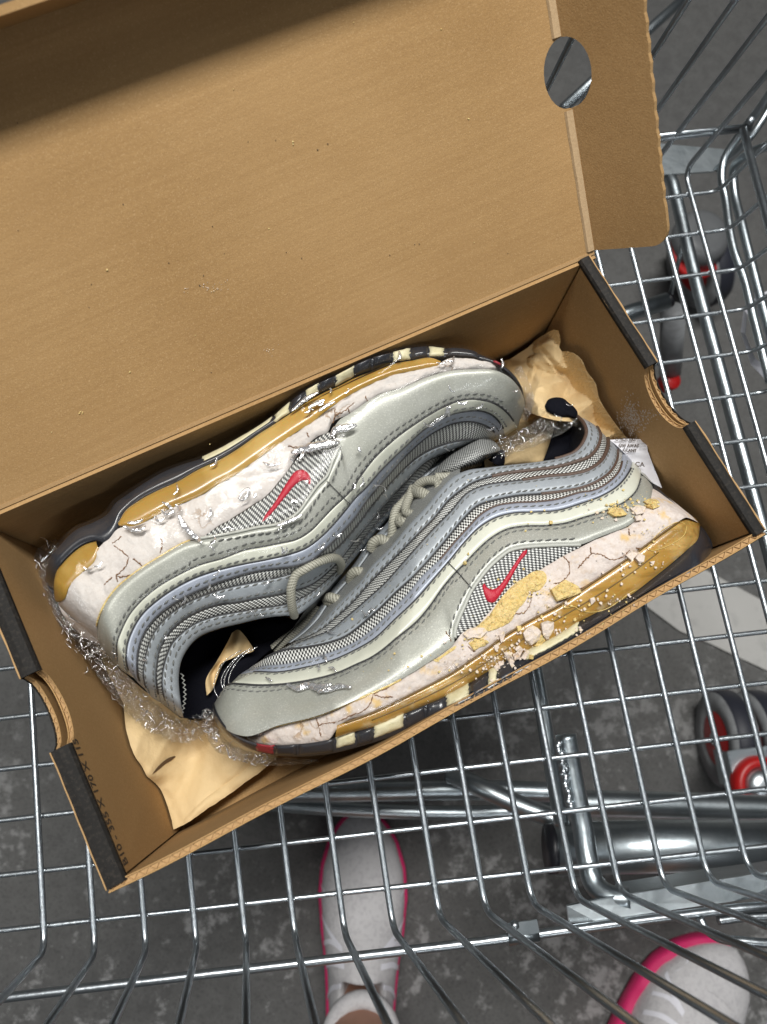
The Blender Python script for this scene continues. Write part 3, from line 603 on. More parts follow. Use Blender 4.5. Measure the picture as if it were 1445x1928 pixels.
# ================================================================== the two sneakers
INNER = dict(x0=.0115, x1=BL - .0108, y0=.0012, y1=BW - .004)
def inside_ok(P):
    x, y = inbox(P); return y > INNER['y0'] + bow(x) * .9 + .0005 and y < BW - .004 + .010 * (1 - x / BL) and x > INNER['x0'] and x < INNER['x1']
def at_in(px, py, zmm):
    """point on the pixel's ray at height zmm, lifted until it lies inside the box walls"""
    z = zmm
    P = at(px, py, z / 1000)
    while not inside_ok(P) and z < 113.5: z += .6; P = at(px, py, z / 1000)
    return P
class Shoe:
    def __init__(s, root): s.root = root; s.curves = {}; s.samples = []; s.strips = {}
    def curve(s, nm, pts, z, R0=0, zl0=58, R1=0, zl1=58):
        s.curves[nm] = (pts, z, R0, zl0, R1, zl1)
    def ev(s, nm, n, sub=None):
        pts, z, R0, zl0, R1, zl1 = s.curves[nm]
        P = catmull([p[:2] for p in pts], 400)
        L = np.concatenate([[0], np.cumsum(np.linalg.norm(np.diff(P, axis=0), axis=1))]); T = L[-1]
        if callable(z): Z = np.array([z(l / T) for l in L])
        else: Z = np.full(400, float(z))
        def g(d, Rr): x = np.clip(d / Rr, 0, 1); return np.sqrt(np.clip(1 - (1 - x) ** 2, 0, 1))
        if R0: Z = zl0 + (Z - zl0) * g(L, R0)
        if R1: Z = zl1 + (Z - zl1) * g(T - L, R1)
        a, b = sub or (0, 1)
        q = np.linspace(a * T, b * T, n)
        return np.stack([np.interp(q, L, P[:, 0]), np.interp(q, L, P[:, 1]), np.interp(q, L, Z)], 1)
    def strip(s, name, lo, hi, mt, nv=8, puff=1.2, base=0., edge=1.0, subl=None, subh=None, step=5.0, rough_=0, label=None, wavy=None, sub_parent=None, pinch=0, thick=0):
        """lofted band between two curves, puffed between its seams. returns evaluator"""
        n0 = 240
        A = s.ev(lo, n0, subl); B = s.ev(hi, n0, subh)
        length = max(np.linalg.norm(np.diff(A[:, :2], axis=0), axis=1).sum(), np.linalg.norm(np.diff(B[:, :2], axis=0), axis=1).sum())
        n = max(6, int(length / step))
        A = s.ev(lo, n, subl); B = s.ev(hi, n, subh)
        WA = np.array([at_in(*p) for p in A]); WB = np.array([at_in(*p) for p in B])
        mid = (WA + WB) / 2
        ul = np.concatenate([[0], np.cumsum(np.linalg.norm(np.diff(mid, axis=0), axis=1))]) * 1000
        V = []; uv = []; G = []
        for i in range(n):
            wd = np.linalg.norm(WB[i] - WA[i]) * 1000
            for k in range(nv + 1):
                v = k / nv
                e = 1 - abs(2 * v - 1) ** 4
                off = base + puff * e * min(1, wd / 5) - edge * (1 - e)
                if rough_: off += rough_ * (noise.noise(Vector((A[i][0] * .06, A[i][1] * .06, v * 2.5))) + .6 * noise.noise(Vector((A[i][0] * .16, A[i][1] * .16, v * 5))))
                if wavy: off += wavy(i / (n - 1), v)
                p = A[i] * (1 - v) + B[i] * v
                P = WA[i] * (1 - v) + WB[i] * v
                # bulge towards the light along a normal made of up and the across direction
                P = P + np.array([0, 0, off / 1000]) + (CAM - P) / np.linalg.norm(CAM - P) * 0
                V.append(P); uv.append((ul[i], v * wd)); G.append((p[0], p[1]))
                s.samples.append((p[0], p[1], P[2]))
        m = nv + 1
        Fc = [(i*m+k, (i+1)*m+k, (i+1)*m+k+1, i*m+k+1) for i in range(n-1) for k in range(nv)]
        if thick:
            nn = len(V); V += [v - np.array([0, 0, thick / 1000]) for v in V]; uv += uv
            rim_ = [i*m for i in range(n)] + [(n-1)*m+k for k in range(1, m)] + [i*m+nv for i in range(n-2, -1, -1)] + [k for k in range(nv-1, 0, -1)]
            Fc += [(rim_[(j+1) % len(rim_)], rim_[j], rim_[j] + nn, rim_[(j+1) % len(rim_)] + nn) for j in range(len(rim_))]
        # orient up
        c = np.cross(V[m] - V[0] + 1e-9, V[1] - V[0]) if nv else None
        a0 = np.array(V[(n//2)*m]); a1 = np.array(V[(n//2+1)*m]); a2 = np.array(V[(n//2)*m + nv])
        if np.cross(a1 - a0, a2 - a0)[2] < 0: Fc = [f[::-1] for f in Fc]
        o = mk(name, V, Fc, mt, sub_parent or s.root, uv=uv, label=label)
        grid = np.array(V[:n*m]).reshape(n, m, 3)
        def ev(u, v):
            x = min(max(u, 0), 1) * (n - 1); i = min(int(x), n - 2); fx = x - i; y = min(max(v, 0), 1) * nv; k = min(int(y), nv - 1); fy = y - k
            return (grid[i, k] * (1-fx) * (1-fy) + grid[i+1, k] * fx * (1-fy) + grid[i, k+1] * (1-fx) * fy + grid[i+1, k+1] * fx * fy)
        ev.length = ul[-1] / 1000; ev.obj = o
        s.strips[name + '|' + lo] = ev
        return ev
    def stitch(s, ev, v, mt=None, u0=0.01, u1=.99, ln_=.0029, gap=.0012, r=.00052, vof=None, slant=.06, parent=None):
        n = 1400; us = np.linspace(u0, u1, n); P = np.array([ev(u, (vof(u) if vof else v)) for u in us])
        L = np.concatenate([[0], np.cumsum(np.linalg.norm(np.diff(P, axis=0), axis=1))])
        mb = MB(); d = 0
        while d + ln_ < L[-1]:
            a = np.array([np.interp(d, L, P[:, k]) for k in range(3)]); b = np.array([np.interp(d + ln_, L, P[:, k]) for k in range(3)])
            t = (b - a) / (np.linalg.norm(b - a) + 1e-9); sd = np.cross([0, 0, 1], t) * .00028
            m_ = (a + b) / 2
            V, Fc, u = tube_data([a - sd + [0, 0, -.0001], m_ + [0, 0, .00035], b + sd + [0, 0, -.0001]], [r * .5, r, r * .5], 5)
            mb.add(V, Fc); d += ln_ + gap * (1 + .25 * rng.normal())
        o = mb.build('stitching', mt or m_stitch, parent or ev.obj, kind='stuff'); return o
    def seam(s, nm, mt=None, r=.00055, dz=.0002, sub=None, parent=None, name='seam'):
        A = s.ev(nm, 120, sub); P = np.array([at_in(*p) for p in A]) + np.array([0, 0, dz]); return tube(name, P, r, mt or m_seam, parent or s.root, 6)
    def tree(s):
        kd = kdtree.KDTree(len(s.samples))
        for i, (x, y, z) in enumerate(s.samples): kd.insert((x, y, 0), i)
        kd.balance(); s.kd = kd
    def zs(s, px, py):
        r = s.kd.find_n((px, py, 0), 4); ws = [1 / (d + .5) for _, _, d in r]; return sum(w * s.samples[i][2] for w, (_, i, _) in zip(ws, r)) / sum(ws)
    def on(s, px, py, dz=0): return at(px, py, s.zs(px, py) + dz)
    def patch(s, name, poly, mt, dz=.0012, th=.001, jit=0, parent=None, cell=5.0, rise=0, **k):
        """thin solid piece lying on the shoe's surface, with interior points so that it follows the relief"""
        n = len(poly); xs = [p[0] for p in poly]; ys = [p[1] for p in poly]; pts = [Vector(p) for p in poly]
        def ins(x, y):
            c = False
            for a in range(n):
                x1, y1 = poly[a]; x2, y2 = poly[a - 1]
                if (y1 > y) != (y2 > y) and x < (x2 - x1) * (y - y1) / (y2 - y1 + 1e-12) + x1: c = not c
            return c
        def dist(x, y): return min(math.hypot(x - a, y - b) for a, b in poly)
        y = min(ys)
        while y < max(ys):
            x = min(xs)
            while x < max(xs):
                qx, qy = x + rng.normal() * .6, y + rng.normal() * .6
                if ins(qx, qy) and dist(qx, qy) > cell * .45: pts.append(Vector((qx, qy)))
                x += cell
            y += cell
        vo, eo, fo, *_ = mathutils.geometry.delaunay_2d_cdt(pts, [], [list(range(n))], 1, 1e-4)
        top = []
        for v in vo:
            d = min(dist(v.x, v.y) / 6, 1)
            top.append(s.on(v.x, v.y, dz + jit * rng.normal() + rise * d * (.6 + .5 * noise.noise(Vector((v.x * .15, v.y * .15, 7))))))
        Fc = [tuple(f) for f in fo]; m = len(vo)
        a, b, c = [top[q] for q in Fc[0][:3]]
        if np.cross(b - a, c - a)[2] < 0: Fc = [f[::-1] for f in Fc]
        cnt = {}
        for f in Fc:
            for q in range(len(f)): e = (f[q], f[(q+1) % len(f)]); cnt[e] = 1
        V = top + [p - np.array([0, 0, th + dz * .8]) for p in top]
        Fc = Fc + [(e[1], e[0], e[0] + m, e[1] + m) for e in cnt if (e[1], e[0]) not in cnt]
        return mk(name, V, Fc, mt, parent or s.root, smooth=k.pop('smooth', False), **k)
def fine(poly, n=60, close=True):
    P = catmull(list(poly) + [poly[0]], n)[:-1] if close else catmull(poly, n); return [tuple(p) for p in P]
def zc(s, ox, oy, pts): return [(ox + x / s, oy + y / s) for x, y in pts]

# ------------------------------------------------------------------ lower sneaker (A), toe left, heel right
rootA = thing('sneaker', 'silver sneaker with its cracked white foam crumbling onto the amber sole, nearest the front wall', 'sneaker', tuple(bw(.17, .06, .004)), 0, 'pair of old silver sneakers in the box')
A = Shoe(rootA)
A.curve('C0', [(401, 1336), (406, 1358), (416, 1374), (445, 1399), (484, 1415), (517, 1422), (560, 1424), (596, 1422), (632, 1417), (668, 1408), (710, 1396), (758, 1379), (841, 1338), (900, 1310), (964, 1276), (1000, 1257), (1050, 1230), (1092, 1206), (1127, 1186), (1196, 1148), (1265, 1106), (1300, 1083), (1328, 1060), (1341, 1036), (1343, 1029)], lambda t: 74 + 28 * min(1, t * 3.2), 60, 50, 60, 66)
A.curve('C1', [(402, 1322), (407, 1337), (427, 1369), (459, 1391), (488, 1400), (560, 1401), (632, 1389), (668, 1378), (707, 1368), (769, 1341), (841, 1310), (880, 1289), (919, 1264), (964, 1239), (1004, 1220), (1044, 1200), (1089, 1172), (1127, 1152), (1189, 1120), (1230, 1089), (1265, 1061), (1296, 1034), (1316, 1014), (1320, 990)], lambda t: 84 + 22 * min(1, t * 3), 60, 54, 60, 72)
A.curve('C2', [(635, 1366), (704, 1341), (787, 1301), (848, 1269), (902, 1233), (954, 1195), (999, 1168), (1058, 1137), (1092, 1113), (1144, 1078), (1189, 1047), (1231, 1016), (1265, 992), (1296, 974), (1306, 972)], 111, 0, 58, 50, 84)
A.curve('C1f', [(632, 1389), (668, 1378), (707, 1368), (769, 1341), (841, 1310), (880, 1289), (919, 1264), (964, 1239), (1004, 1220), (1044, 1200), (1089, 1172), (1127, 1152), (1189, 1120), (1230, 1089), (1265, 1061), (1296, 1034), (1316, 1014), (1320, 992)], 107, 0, 58, 60, 78)
A.curve('F0', [(459, 1391), (488, 1400), (560, 1401), (620, 1392), (640, 1366), (704, 1341), (787, 1301), (848, 1269), (902, 1233), (954, 1195), (999, 1168), (1058, 1137), (1092, 1113), (1144, 1078), (1189, 1047), (1231, 1016), (1265, 992), (1296, 974), (1317, 984)], lambda t: 86 + 24 * min(1, t * 4), 70, 62, 40, 84)
A.curve('F1', [(459, 1386), (524, 1366), (596, 1348), (668, 1319), (700, 1305), (740, 1287), (781, 1264), (814, 1243), (840, 1224), (858, 1208), (874, 1188), (901, 1175), (919, 1154), (947, 1123), (964, 1102), (999, 1081), (1044, 1054), (1092, 1031), (1130, 1012), (1156, 1001), (1181, 991), (1194, 982), (1215, 958), (1227, 937), (1231, 917)], lambda t: 88 + 23 * min(1, t * 4), 70, 62, 60, 78)
A.curve('S1', [(402, 1330), (405, 1345), (414, 1360), (430, 1376), (459, 1386), (524, 1366), (596, 1348), (668, 1319), (700, 1305), (740, 1287), (781, 1264), (814, 1243), (840, 1225), (855, 1212), (856, 1190), (864, 1166), (876, 1139), (887, 1114), (900, 1095), (920, 1070), (943, 1049), (958, 1038), (979, 1032), (1008, 1029), (1049, 1027), (1091, 1026), (1130, 1011), (1156, 1001), (1181, 991), (1194, 982), (1215, 958), (1227, 937), (1231, 917)], lambda t: 86 + 26 * min(1, t * 4), 90, 52, 70, 72)
A.curve('S2', [(412, 1313), (420, 1300), (432, 1288), (452, 1288), (483, 1290), (524, 1289), (587, 1280), (639, 1266), (670, 1252), (700, 1238), (722, 1223), (749, 1200), (787, 1168), (808, 1143), (834, 1106), (857, 1079), (876, 1060), (900, 1035), (925, 1013), (954, 997), (987, 991), (1028, 990), (1070, 984), (1094, 976), (1146, 960), (1179, 943), (1198, 924), (1206, 900), (1208, 888)], lambda t: 76 + 29 * min(1, t * 2.6), 90, 52, 80, 66)
A.curve('S3', [(452, 1270), (473, 1266), (525, 1266), (576, 1257), (628, 1243), (670, 1224), (703, 1205), (745, 1166), (787, 1126), (824, 1083), (849, 1054), (875, 1022), (904, 993), (935, 975), (966, 967), (1008, 965), (1049, 962), (1094, 949), (1136, 933), (1163, 916), (1181, 895), (1190, 877), (1191, 869)], lambda t: 72 + 30 * min(1, t * 2.4), 70, 52, 80, 64)
A.curve('S4', [(468, 1260), (500, 1254), (545, 1249), (587, 1239), (628, 1226), (666, 1210), (702, 1184), (735, 1151), (766, 1120), (797, 1083), (828, 1054), (859, 1018), (885, 990), (904, 970), (933, 953), (966, 947), (1008, 945), (1049, 940), (1094, 927), (1115, 924), (1146, 908), (1167, 885), (1173, 860), (1174, 852)], lambda t: 70 + 29 * min(1, t * 2.4), 70, 52, 80, 64)
A.curve('S5', [(478, 1252), (506, 1235), (529, 1225), (577, 1218), (618, 1210), (649, 1199), (683, 1174), (716, 1145), (745, 1116), (777, 1087), (808, 1054), (839, 1018), (870, 980), (900, 952), (935, 941), (977, 933), (1018, 930), (1063, 925), (1094, 919), (1125, 906), (1150, 887), (1161, 866), (1163, 846)], lambda t: 68 + 27 * min(1, t * 2.4), 60, 52, 80, 62)
A.curve('S6', [(529, 1224), (560, 1212), (593, 1199), (621, 1188), (656, 1160), (693, 1128), (725, 1099), (758, 1062), (787, 1029), (818, 995), (849, 964), (883, 927), (914, 914), (945, 909), (987, 904), (1035, 897), (1073, 894), (1109, 885), (1134, 866), (1144, 843), (1145, 826)], lambda t: 64 + 28 * min(1, t * 2.4), 40, 56, 80, 62)
A.curve('S7', [(560, 1206), (590, 1194), (618, 1176), (635, 1161), (668, 1130), (693, 1101), (729, 1064), (762, 1031), (787, 1006), (818, 975), (845, 942), (870, 922), (889, 910), (916, 900), (956, 891), (997, 886), (1049, 879), (1085, 869), (1109, 860), (1125, 841), (1130, 819), (1124, 805)], lambda t: 62 + 27 * min(1, t * 2.4), 40, 56, 80, 62)
A.curve('S8', [(554, 1207), (580, 1192), (600, 1177), (621, 1155), (648, 1126), (677, 1097), (700, 1066), (733, 1033), (762, 998), (777, 981), (799, 958), (827, 924), (858, 895), (883, 885), (914, 881), (966, 875), (1018, 869), (1059, 861), (1084, 850), (1098, 833), (1104, 812), (1098, 796), (1087, 784)], lambda t: 58 + 27 * min(1, t * 2.4), 40, 50, 80, 58)
A.curve('T0', [(540, 1212), (565, 1190), (590, 1160), (606, 1135), (622, 1112), (650, 1083), (672, 1055), (690, 1026), (712, 1003), (733, 979), (748, 950), (768, 918), (788, 893), (815, 870), (840, 848), (862, 830)], 44)
A.curve('T1', [(548, 1210), (575, 1190), (600, 1165), (617, 1140), (640, 1112), (665, 1084), (687, 1055), (705, 1030), (733, 1005), (752, 985), (762, 950), (785, 915), (812, 890), (838, 870), (860, 855)], 52)
# bands
e_out = A.strip('outsole', 'C0', 'C1', m_rub, nv=6, puff=1.6, edge=.4, step=5)
e_foam = A.strip('foam_midsole', 'F0', 'F1', m_foam, nv=12, puff=1.2, edge=.6, rough_=.8, step=4)
e_air = A.strip('air_unit', 'C1f', 'C2', m_air, nv=10, puff=.9, edge=.9, step=5)
e_sil = A.strip('silver_side_panel', 'S1', 'S2', m_silver, nv=10, puff=2.0, edge=.3, step=5)
e_crm = A.strip('pale_band', 'S2', 'S3', m_cream, nv=8, puff=1.2, edge=.1, base=.5, thick=1.5)
e_blu = A.strip('bluish_band', 'S3', 'S4', m_blue, nv=6, puff=1.0, edge=.4, base=.1, thick=1.5)
e_m2 = A.strip('mesh_band', 'S4', 'S5', m_mesh2, nv=6, puff=.9, edge=1.0, base=-.4)
e_g2 = A.strip('grey_band', 'S5', 'S6', m_gray, nv=8, puff=1.4, edge=.2, base=.5, thick=1.5, subl=(.03, 1))
e_m1 = A.strip('mesh_band', 'S6', 'S7', m_mesh, nv=6, puff=.9, edge=1.0, base=-.4)
e_g1 = A.strip('grey_band', 'S7', 'S8', m_gray, nv=8, puff=1.6, edge=.2, base=.5, thick=1.5)
e_tm = A.strip('tongue_mesh', 'S8', 'T1', m_tong, nv=6, puff=1.0, edge=.6, base=-1.0, subl=(0, .60), subh=(0, 1))
e_far = A.strip('far_eyelet_panel', 'T1', 'T0', m_gray, nv=5, puff=1.6, edge=.3, base=.6, thick=1.5)
for ev, vs in ((e_sil, None), (e_crm, [.86]), (e_blu, [.55]), (e_g2, [.22, .80]), (e_g1, [.18, .62])):
    for v in (vs or []): A.stitch(ev, v, m_stitch if ev is not e_crm else m_stitch)
A.stitch(e_sil, .9, vof=lambda u: .955); A.stitch(e_sil, .9, vof=lambda u: 1 - .045 - (.085 if u < .55 else .17 if u < .8 else .16), u1=.93)
A.stitch(e_far, .35, u0=.1)
for c in ('S2', 'S3', 'S5', 'S6', 'S7'): A.seam(c, r=.0006, sub=(.03, .985))
A.seam('S4', m_brown, r=.0006, sub=(.5, .98)); A.seam('S5', m_brown, r=.0011, sub=(.78, 1), name='brown_trim'); A.seam('S6', m_brown, r=.0013, sub=(.74, 1), name='brown_trim'); A.seam('S7', m_brown, r=.0013, sub=(.66, 1), name='brown_trim'); A.seam('S8', m_brown, r=.0011, sub=(.84, 1), dz=.0005, name='brown_trim')
A.seam('F1', m_yel, r=.0006, sub=(.0, .34), dz=.0004, name='glue_line')
# mesh window with piping
A.curve('Wt', [(857, 1201), (857, 1190), (864, 1166), (876, 1139), (887, 1114), (900, 1095), (920, 1070), (943, 1049), (958, 1038), (979, 1032), (1008, 1029), (1049, 1027), (1093, 1026)], 111)
A.curve('Wb', [(859, 1203), (874, 1190), (901, 1177), (919, 1156), (947, 1125), (964, 1104), (999, 1084), (1044, 1057), (1094, 1030)], 111)
e_win = A.strip('mesh_window', 'Wb', 'Wt', m_meshw, nv=10, puff=.4, edge=.2, base=-.2)
A.seam('Wt', m_pipe, r=.0009, dz=.0006, parent=e_win.obj, name='piping')
# stitching row beside the window
A.curve('Wo', [(846, 1196), (850, 1174), (861, 1148), (872, 1122), (885, 1101), (905, 1072), (930, 1045), (950, 1029), (975, 1021), (1008, 1018), (1049, 1016), (1084, 1014)], 112.6)
def free_stitch(S_, nm, parent):
    Q = S_.ev(nm, 300); P = np.array([at_in(*q) for q in Q])
    f = lambda u, v: P[min(299, int(u * 299))]
    f.obj = parent; S_.stitch(f, 0, u0=0, u1=1, parent=parent)
free_stitch(A, 'Wo', e_sil.obj)
A.tree()
SW_A = fine(zc(2.89, 850, 950, [(413, 246), (398, 250), (370, 285), (330, 345), (290, 405), (262, 440), (238, 458), (212, 460), (192, 448), (181, 428), (172, 436), (176, 470), (186, 505), (196, 524), (216, 535), (238, 530), (252, 512), (282, 470), (316, 415), (350, 355), (384, 298), (412, 262)]), 70)
A.patch('swoosh_mark', SW_A, m_red, dz=.0002, th=.0014, rise=.0014, smooth=True)
# outsole lugs: cream, black and red blocks along the sole edge
def u_at_x(ev_curve, x, S_):
    Q = S_.ev(ev_curve, 600); i = int(np.argmin(abs(Q[:, 0] - x) + (abs(Q[:, 1]) * 0))); return i / 599
def lug(S_, c0, c1, xa, xb, mt, name, v0=.05, v1=.9, h=.9, rough_=.3, par=None, label=None):
    ua, ub = u_at_x(c0, xa, S_), u_at_x(c0, xb, S_); ta, tb = u_at_x(c1, xa, S_), u_at_x(c1, xb, S_)
    n = max(5, int(abs(xb - xa) / 5)); m = 7
    LA = S_.ev(c0, n, (ua, ub)); LB = S_.ev(c1, n, (ta, tb)); V = []; uv = []
    for i in range(n):
        Pa = at_in(*LA[i]); Pb = at_in(*LB[i])
        for k in range(m):
            v = v0 + (v1 - v0) * k / (m - 1) + (rough_ * .10 * noise.noise(Vector((i * .9 + xa, k * .3, 4))) if k in (0, m-1) else 0)
            e = (1 - abs(2 * k / (m - 1) - 1) ** 4) * (1 - abs(2 * i / (n - 1) - 1) ** 8)
            P = Pa * (1 - v) + Pb * v + np.array([0, 0, (1.9 + h * e + rough_ * noise.noise(Vector((i * .6 + xa, k * .8, 2)))) / 1000])
            if i in (0, n-1): P = P + (Pb - Pa) * .0 + ex * .0012 * noise.noise(Vector((k * .9, xa, i)))
            V.append(P); uv.append((i, k))
    nn = len(V); V += [p - np.array([0, 0, .003]) for p in V]; uv += uv
    Fc = [(i*m+k, (i+1)*m+k, (i+1)*m+k+1, i*m+k+1) for i in range(n-1) for k in range(m-1)]
    rim_ = [i*m for i in range(n)] + [(n-1)*m+k for k in range(1, m)] + [i*m+m-1 for i in range(n-2, -1, -1)] + [k for k in range(m-2, 0, -1)]
    Fc += [(rim_[(j+1) % len(rim_)], rim_[j], rim_[j] + nn, rim_[(j+1) % len(rim_)] + nn) for j in range(len(rim_))]
    a0, a1, a2 = V[0], V[m], V[m-1]
    if np.cross(a1 - a0, a2 - a0)[2] < 0: Fc = [f[::-1] for f in Fc]
    mk(name, V, Fc, mt, par or S_.root, uv=uv, label=label)
oA = e_out.obj
lug(A, 'C0', 'C1', 484, 516, m_redr, 'red_lug', .12, .97, .5, par=oA)
for xa, xb in ((634, 669), (705, 760), (841, 882), (919, 934)): lug(A, 'C0', 'C1', xa, xb, m_crm, 'cream_lug', .30, 1.06, 1.2, .5, par=oA)
lug(A, 'C0', 'C1', 990, 1088, m_crm, 'cream_lug', .55, 1.05, 1.4, .7, par=oA)
for xa, xb in ((520, 560), (563, 629), (673, 702), (764, 800), (803, 838), (885, 916), (936, 966)): lug(A, 'C0', 'C1', xa, xb, m_rub, 'black_lug', .15, 1.0, 1.6, .15, par=oA)
# exposed yellow foam where the white skin is gone
A.patch('exposed_yellow_foam', fine(zc(2.89, 850, 950, [(135, 668), (175, 632), (215, 590), (262, 520), (300, 475), (345, 432), (400, 395), (455, 362), (505, 365), (520, 395), (505, 440), (470, 470), (430, 480), (400, 530), (350, 590), (330, 630), (285, 660), (240, 680), (190, 690), (160, 690)]), 90), m_yel, dz=.0005, th=.002, jit=.00025, rise=.0012)
A.patch('exposed_yellow_foam', fine(zc(4.817, 700, 1150, [(880, 290), (920, 270), (1000, 250), (1045, 285), (1040, 310), (985, 330), (930, 360), (905, 330)]), 30), m_yel, dz=.0005, th=.002, jit=.0002, rise=.001)
A.patch('exposed_yellow_foam', fine(zc(4.817, 700, 1150, [(560, 450), (640, 400), (720, 340), (770, 318), (765, 335), (700, 385), (640, 425), (590, 465)]), 30), m_yel, dz=.0004, th=.002, rise=.0009)
# cracks
def cracks(S_, lines, parent, r=.0004, mt=None):
    mb = MB()
    for ln_ in lines:
        Q = catmull(ln_, max(8, len(ln_) * 6)); Q = Q + rng.normal(size=Q.shape) * .7
        P = np.array([S_.on(x, y, .0002) for x, y in Q]); rr = r * (.4 + .9 * rng.random(len(P))); rr[0] = rr[-1] = r * .15
        V, Fc, u = tube_data(P, rr, 5); mb.add(V, Fc)
    mb.build('crack', mt or m_brown, parent, kind='stuff')
m_crk = mat('crack_shadow_brown', (.20, .10, .045), .9)
zl = lambda s, ox, oy, L_: [zc(s, ox, oy, l) for l in L_]
cracks(A, zl(2.779, 380, 1150, [[(598, 555), (612, 600), (626, 660)], [(610, 600), (650, 590), (705, 582)], [(710, 582), (780, 550), (850, 520), (890, 470), (900, 440), (985, 400)], [(900, 440), (960, 452), (1000, 450)]]) +
    zl(2.89, 850, 950, [[(345, 598), (400, 585), (430, 540), (440, 480)], [(610, 280), (640, 320), (640, 380), (600, 420), (555, 430)], [(755, 232), (762, 265), (730, 300), (690, 345)], [(762, 265), (820, 275), (870, 300), (930, 285), (975, 245)], [(1000, 235), (1040, 240), (1090, 195)], [(965, 130), (970, 170)], [(700, 460), (770, 420), (850, 370)], [(585, 530), (640, 505), (700, 480)], [(90, 770), (120, 795), (130, 800)], [(-30, 690), (-10, 720), (0, 745)]]), e_foam.obj, .0003, m_crk)
m_amber2 = mat('pale_amber_edge', (.60, .43, .14), .35, coat=.4)
m_amberd = mat('dark_amber_groove', (.13, .07, .012), .5)
def line_on(S_, pts, r, mt, name, parent, dz=.0004, close=False):
    P = [S_.on(x, y, dz) for x, y in catmull(list(pts) + ([pts[0]] if close else []), 60)]; tube(name, P, r, mt, parent, 6)
line_on(A, zc(2.89, 850, 950, [(1062, 240), (1110, 175), (1180, 120), (1245, 95), (1278, 112), (1270, 160), (1215, 205), (1140, 240), (1090, 250)]), .0002, m_amber2, 'moulded_outline', e_air.obj, close=True)
line_on(A, zc(2.89, 850, 950, [(598, 545), (630, 562), (670, 555), (700, 575), (745, 585), (800, 582), (860, 560), (920, 520), (975, 480), (1010, 462)]), .00024, m_amber2, 'peeled_edge', e_air.obj)
A.seam('C2', m_amberd, r=.0005, sub=(.02, .97), dz=.0002, parent=e_air.obj, name='groove')
line_on(A, [(700, 1356), (780, 1322), (860, 1282), (930, 1238), (990, 1200), (1060, 1160), (1130, 1118), (1190, 1078), (1240, 1040)], .0004, m_amberd, 'groove', e_air.obj, dz=-.0001)
# laces, eyelets, tongue
def lace(S_, pts, z, r=.0026, parent=None, name='lace'):
    P = [at(x, y, zz / 1000) for (x, y), zz in zip(pts, z if hasattr(z, '__len__') else [z] * len(pts))]
    return tube(name, catmull(P, 14 * len(P)), r, m_lace, parent or S_.root, 12)
z2 = lambda L_: zc(4.817, 600, 900, L_)
lace(A, z2([(860, 85), (830, 160), (795, 250), (800, 310), (860, 330), (950, 280), (1040, 200), (1090, 120), (1080, 40), (1000, 20), (920, 50), (870, 110)]), [62, 64, 67, 70, 72, 74, 75, 76, 75, 72, 68, 64], .0026)
lace(A, z2([(880, 130), (940, 140), (990, 170)]), [64, 70, 72], .0034)
lace(A, z2([(1000, 20), (1090, 5), (1180, 10), (1260, 0)]), [72, 72, 71, 68], .0024)
lace(A, z2([(1060, -10), (1180, -14), (1290, -22)]), [74, 74, 70], .0024)
lace(A, z2([(830, 150), (760, 230), (705, 290), (680, 380), (670, 480), (655, 580)]), [60, 62, 62, 62, 61, 58], .0026)
lace(A, z2([(735, 360), (760, 400), (800, 400), (840, 370)]), [60, 66, 67, 66], .0034)
lace(A, z2([(480, 650), (500, 590), (560, 560), (620, 590), (630, 650)]), [54, 57, 59, 60, 60], .0032)
lace(A, z2([(290, 930), (300, 880), (350, 850), (405, 860)]), [52, 56, 59, 60], .0030)
lace(A, z2([(70, 1100), (110, 1085), (160, 1100), (220, 1120)]), [50, 56, 58, 58], .0030)
lace(A, z2([(75, 1130), (120, 1125), (170, 1140)]), [50, 54, 56], .0026)
# tongue top with rolled edge
tg = zc(4.817, 800, 750, [(60, 700), (130, 610), (230, 520), (330, 450), (430, 385), (520, 352), (600, 370), (660, 420), (690, 470), (640, 500), (560, 560), (470, 625), (380, 655), (280, 690), (160, 720)])
def dome(name, poly, z0, hgt, mt, parent, ctr=None, rings=8, uvs=1.0, **k):
    P = fine(poly, 56); c = ctr or (sum(p[0] for p in P) / len(P), sum(p[1] for p in P) / len(P)); V = []; uv = []
    n = len(P)
    for r_ in range(rings):
        f = 1 - r_ / (rings - 1) * .97; h = math.sqrt(max(0, 1 - f * f))
        for x, y in P:
            q = (c[0] + (x - c[0]) * f, c[1] + (y - c[1]) * f); w = at(q[0], q[1], (z0 + hgt * h) / 1000); V.append(w); uv.append((w.dot(ex) * 1000 * uvs, w.dot(ey) * 1000 * uvs))
    Fc = [(r_*n+i, r_*n+(i+1) % n, (r_+1)*n+(i+1) % n, (r_+1)*n+i) for r_ in range(rings-1) for i in range(n)] + [tuple((rings-1)*n+i for i in range(n))]
    a, b, cc = [np.array(V[q]) for q in Fc[0][:3]]
    if np.cross(b - a, cc - a)[2] < 0: Fc = [f[::-1] for f in Fc]
    return mk(name, V, Fc, mt, parent, uv=uv, **k)
dome('tongue', tg, 62, 20, m_tong, rootA, ctr=(895, 860))
dome('tongue_lining', zc(4.817, 800, 750, [(470, 640), (540, 590), (600, 530), (655, 470), (715, 470), (728, 530), (715, 612), (600, 622)]), 58, 6, m_navy, rootA)
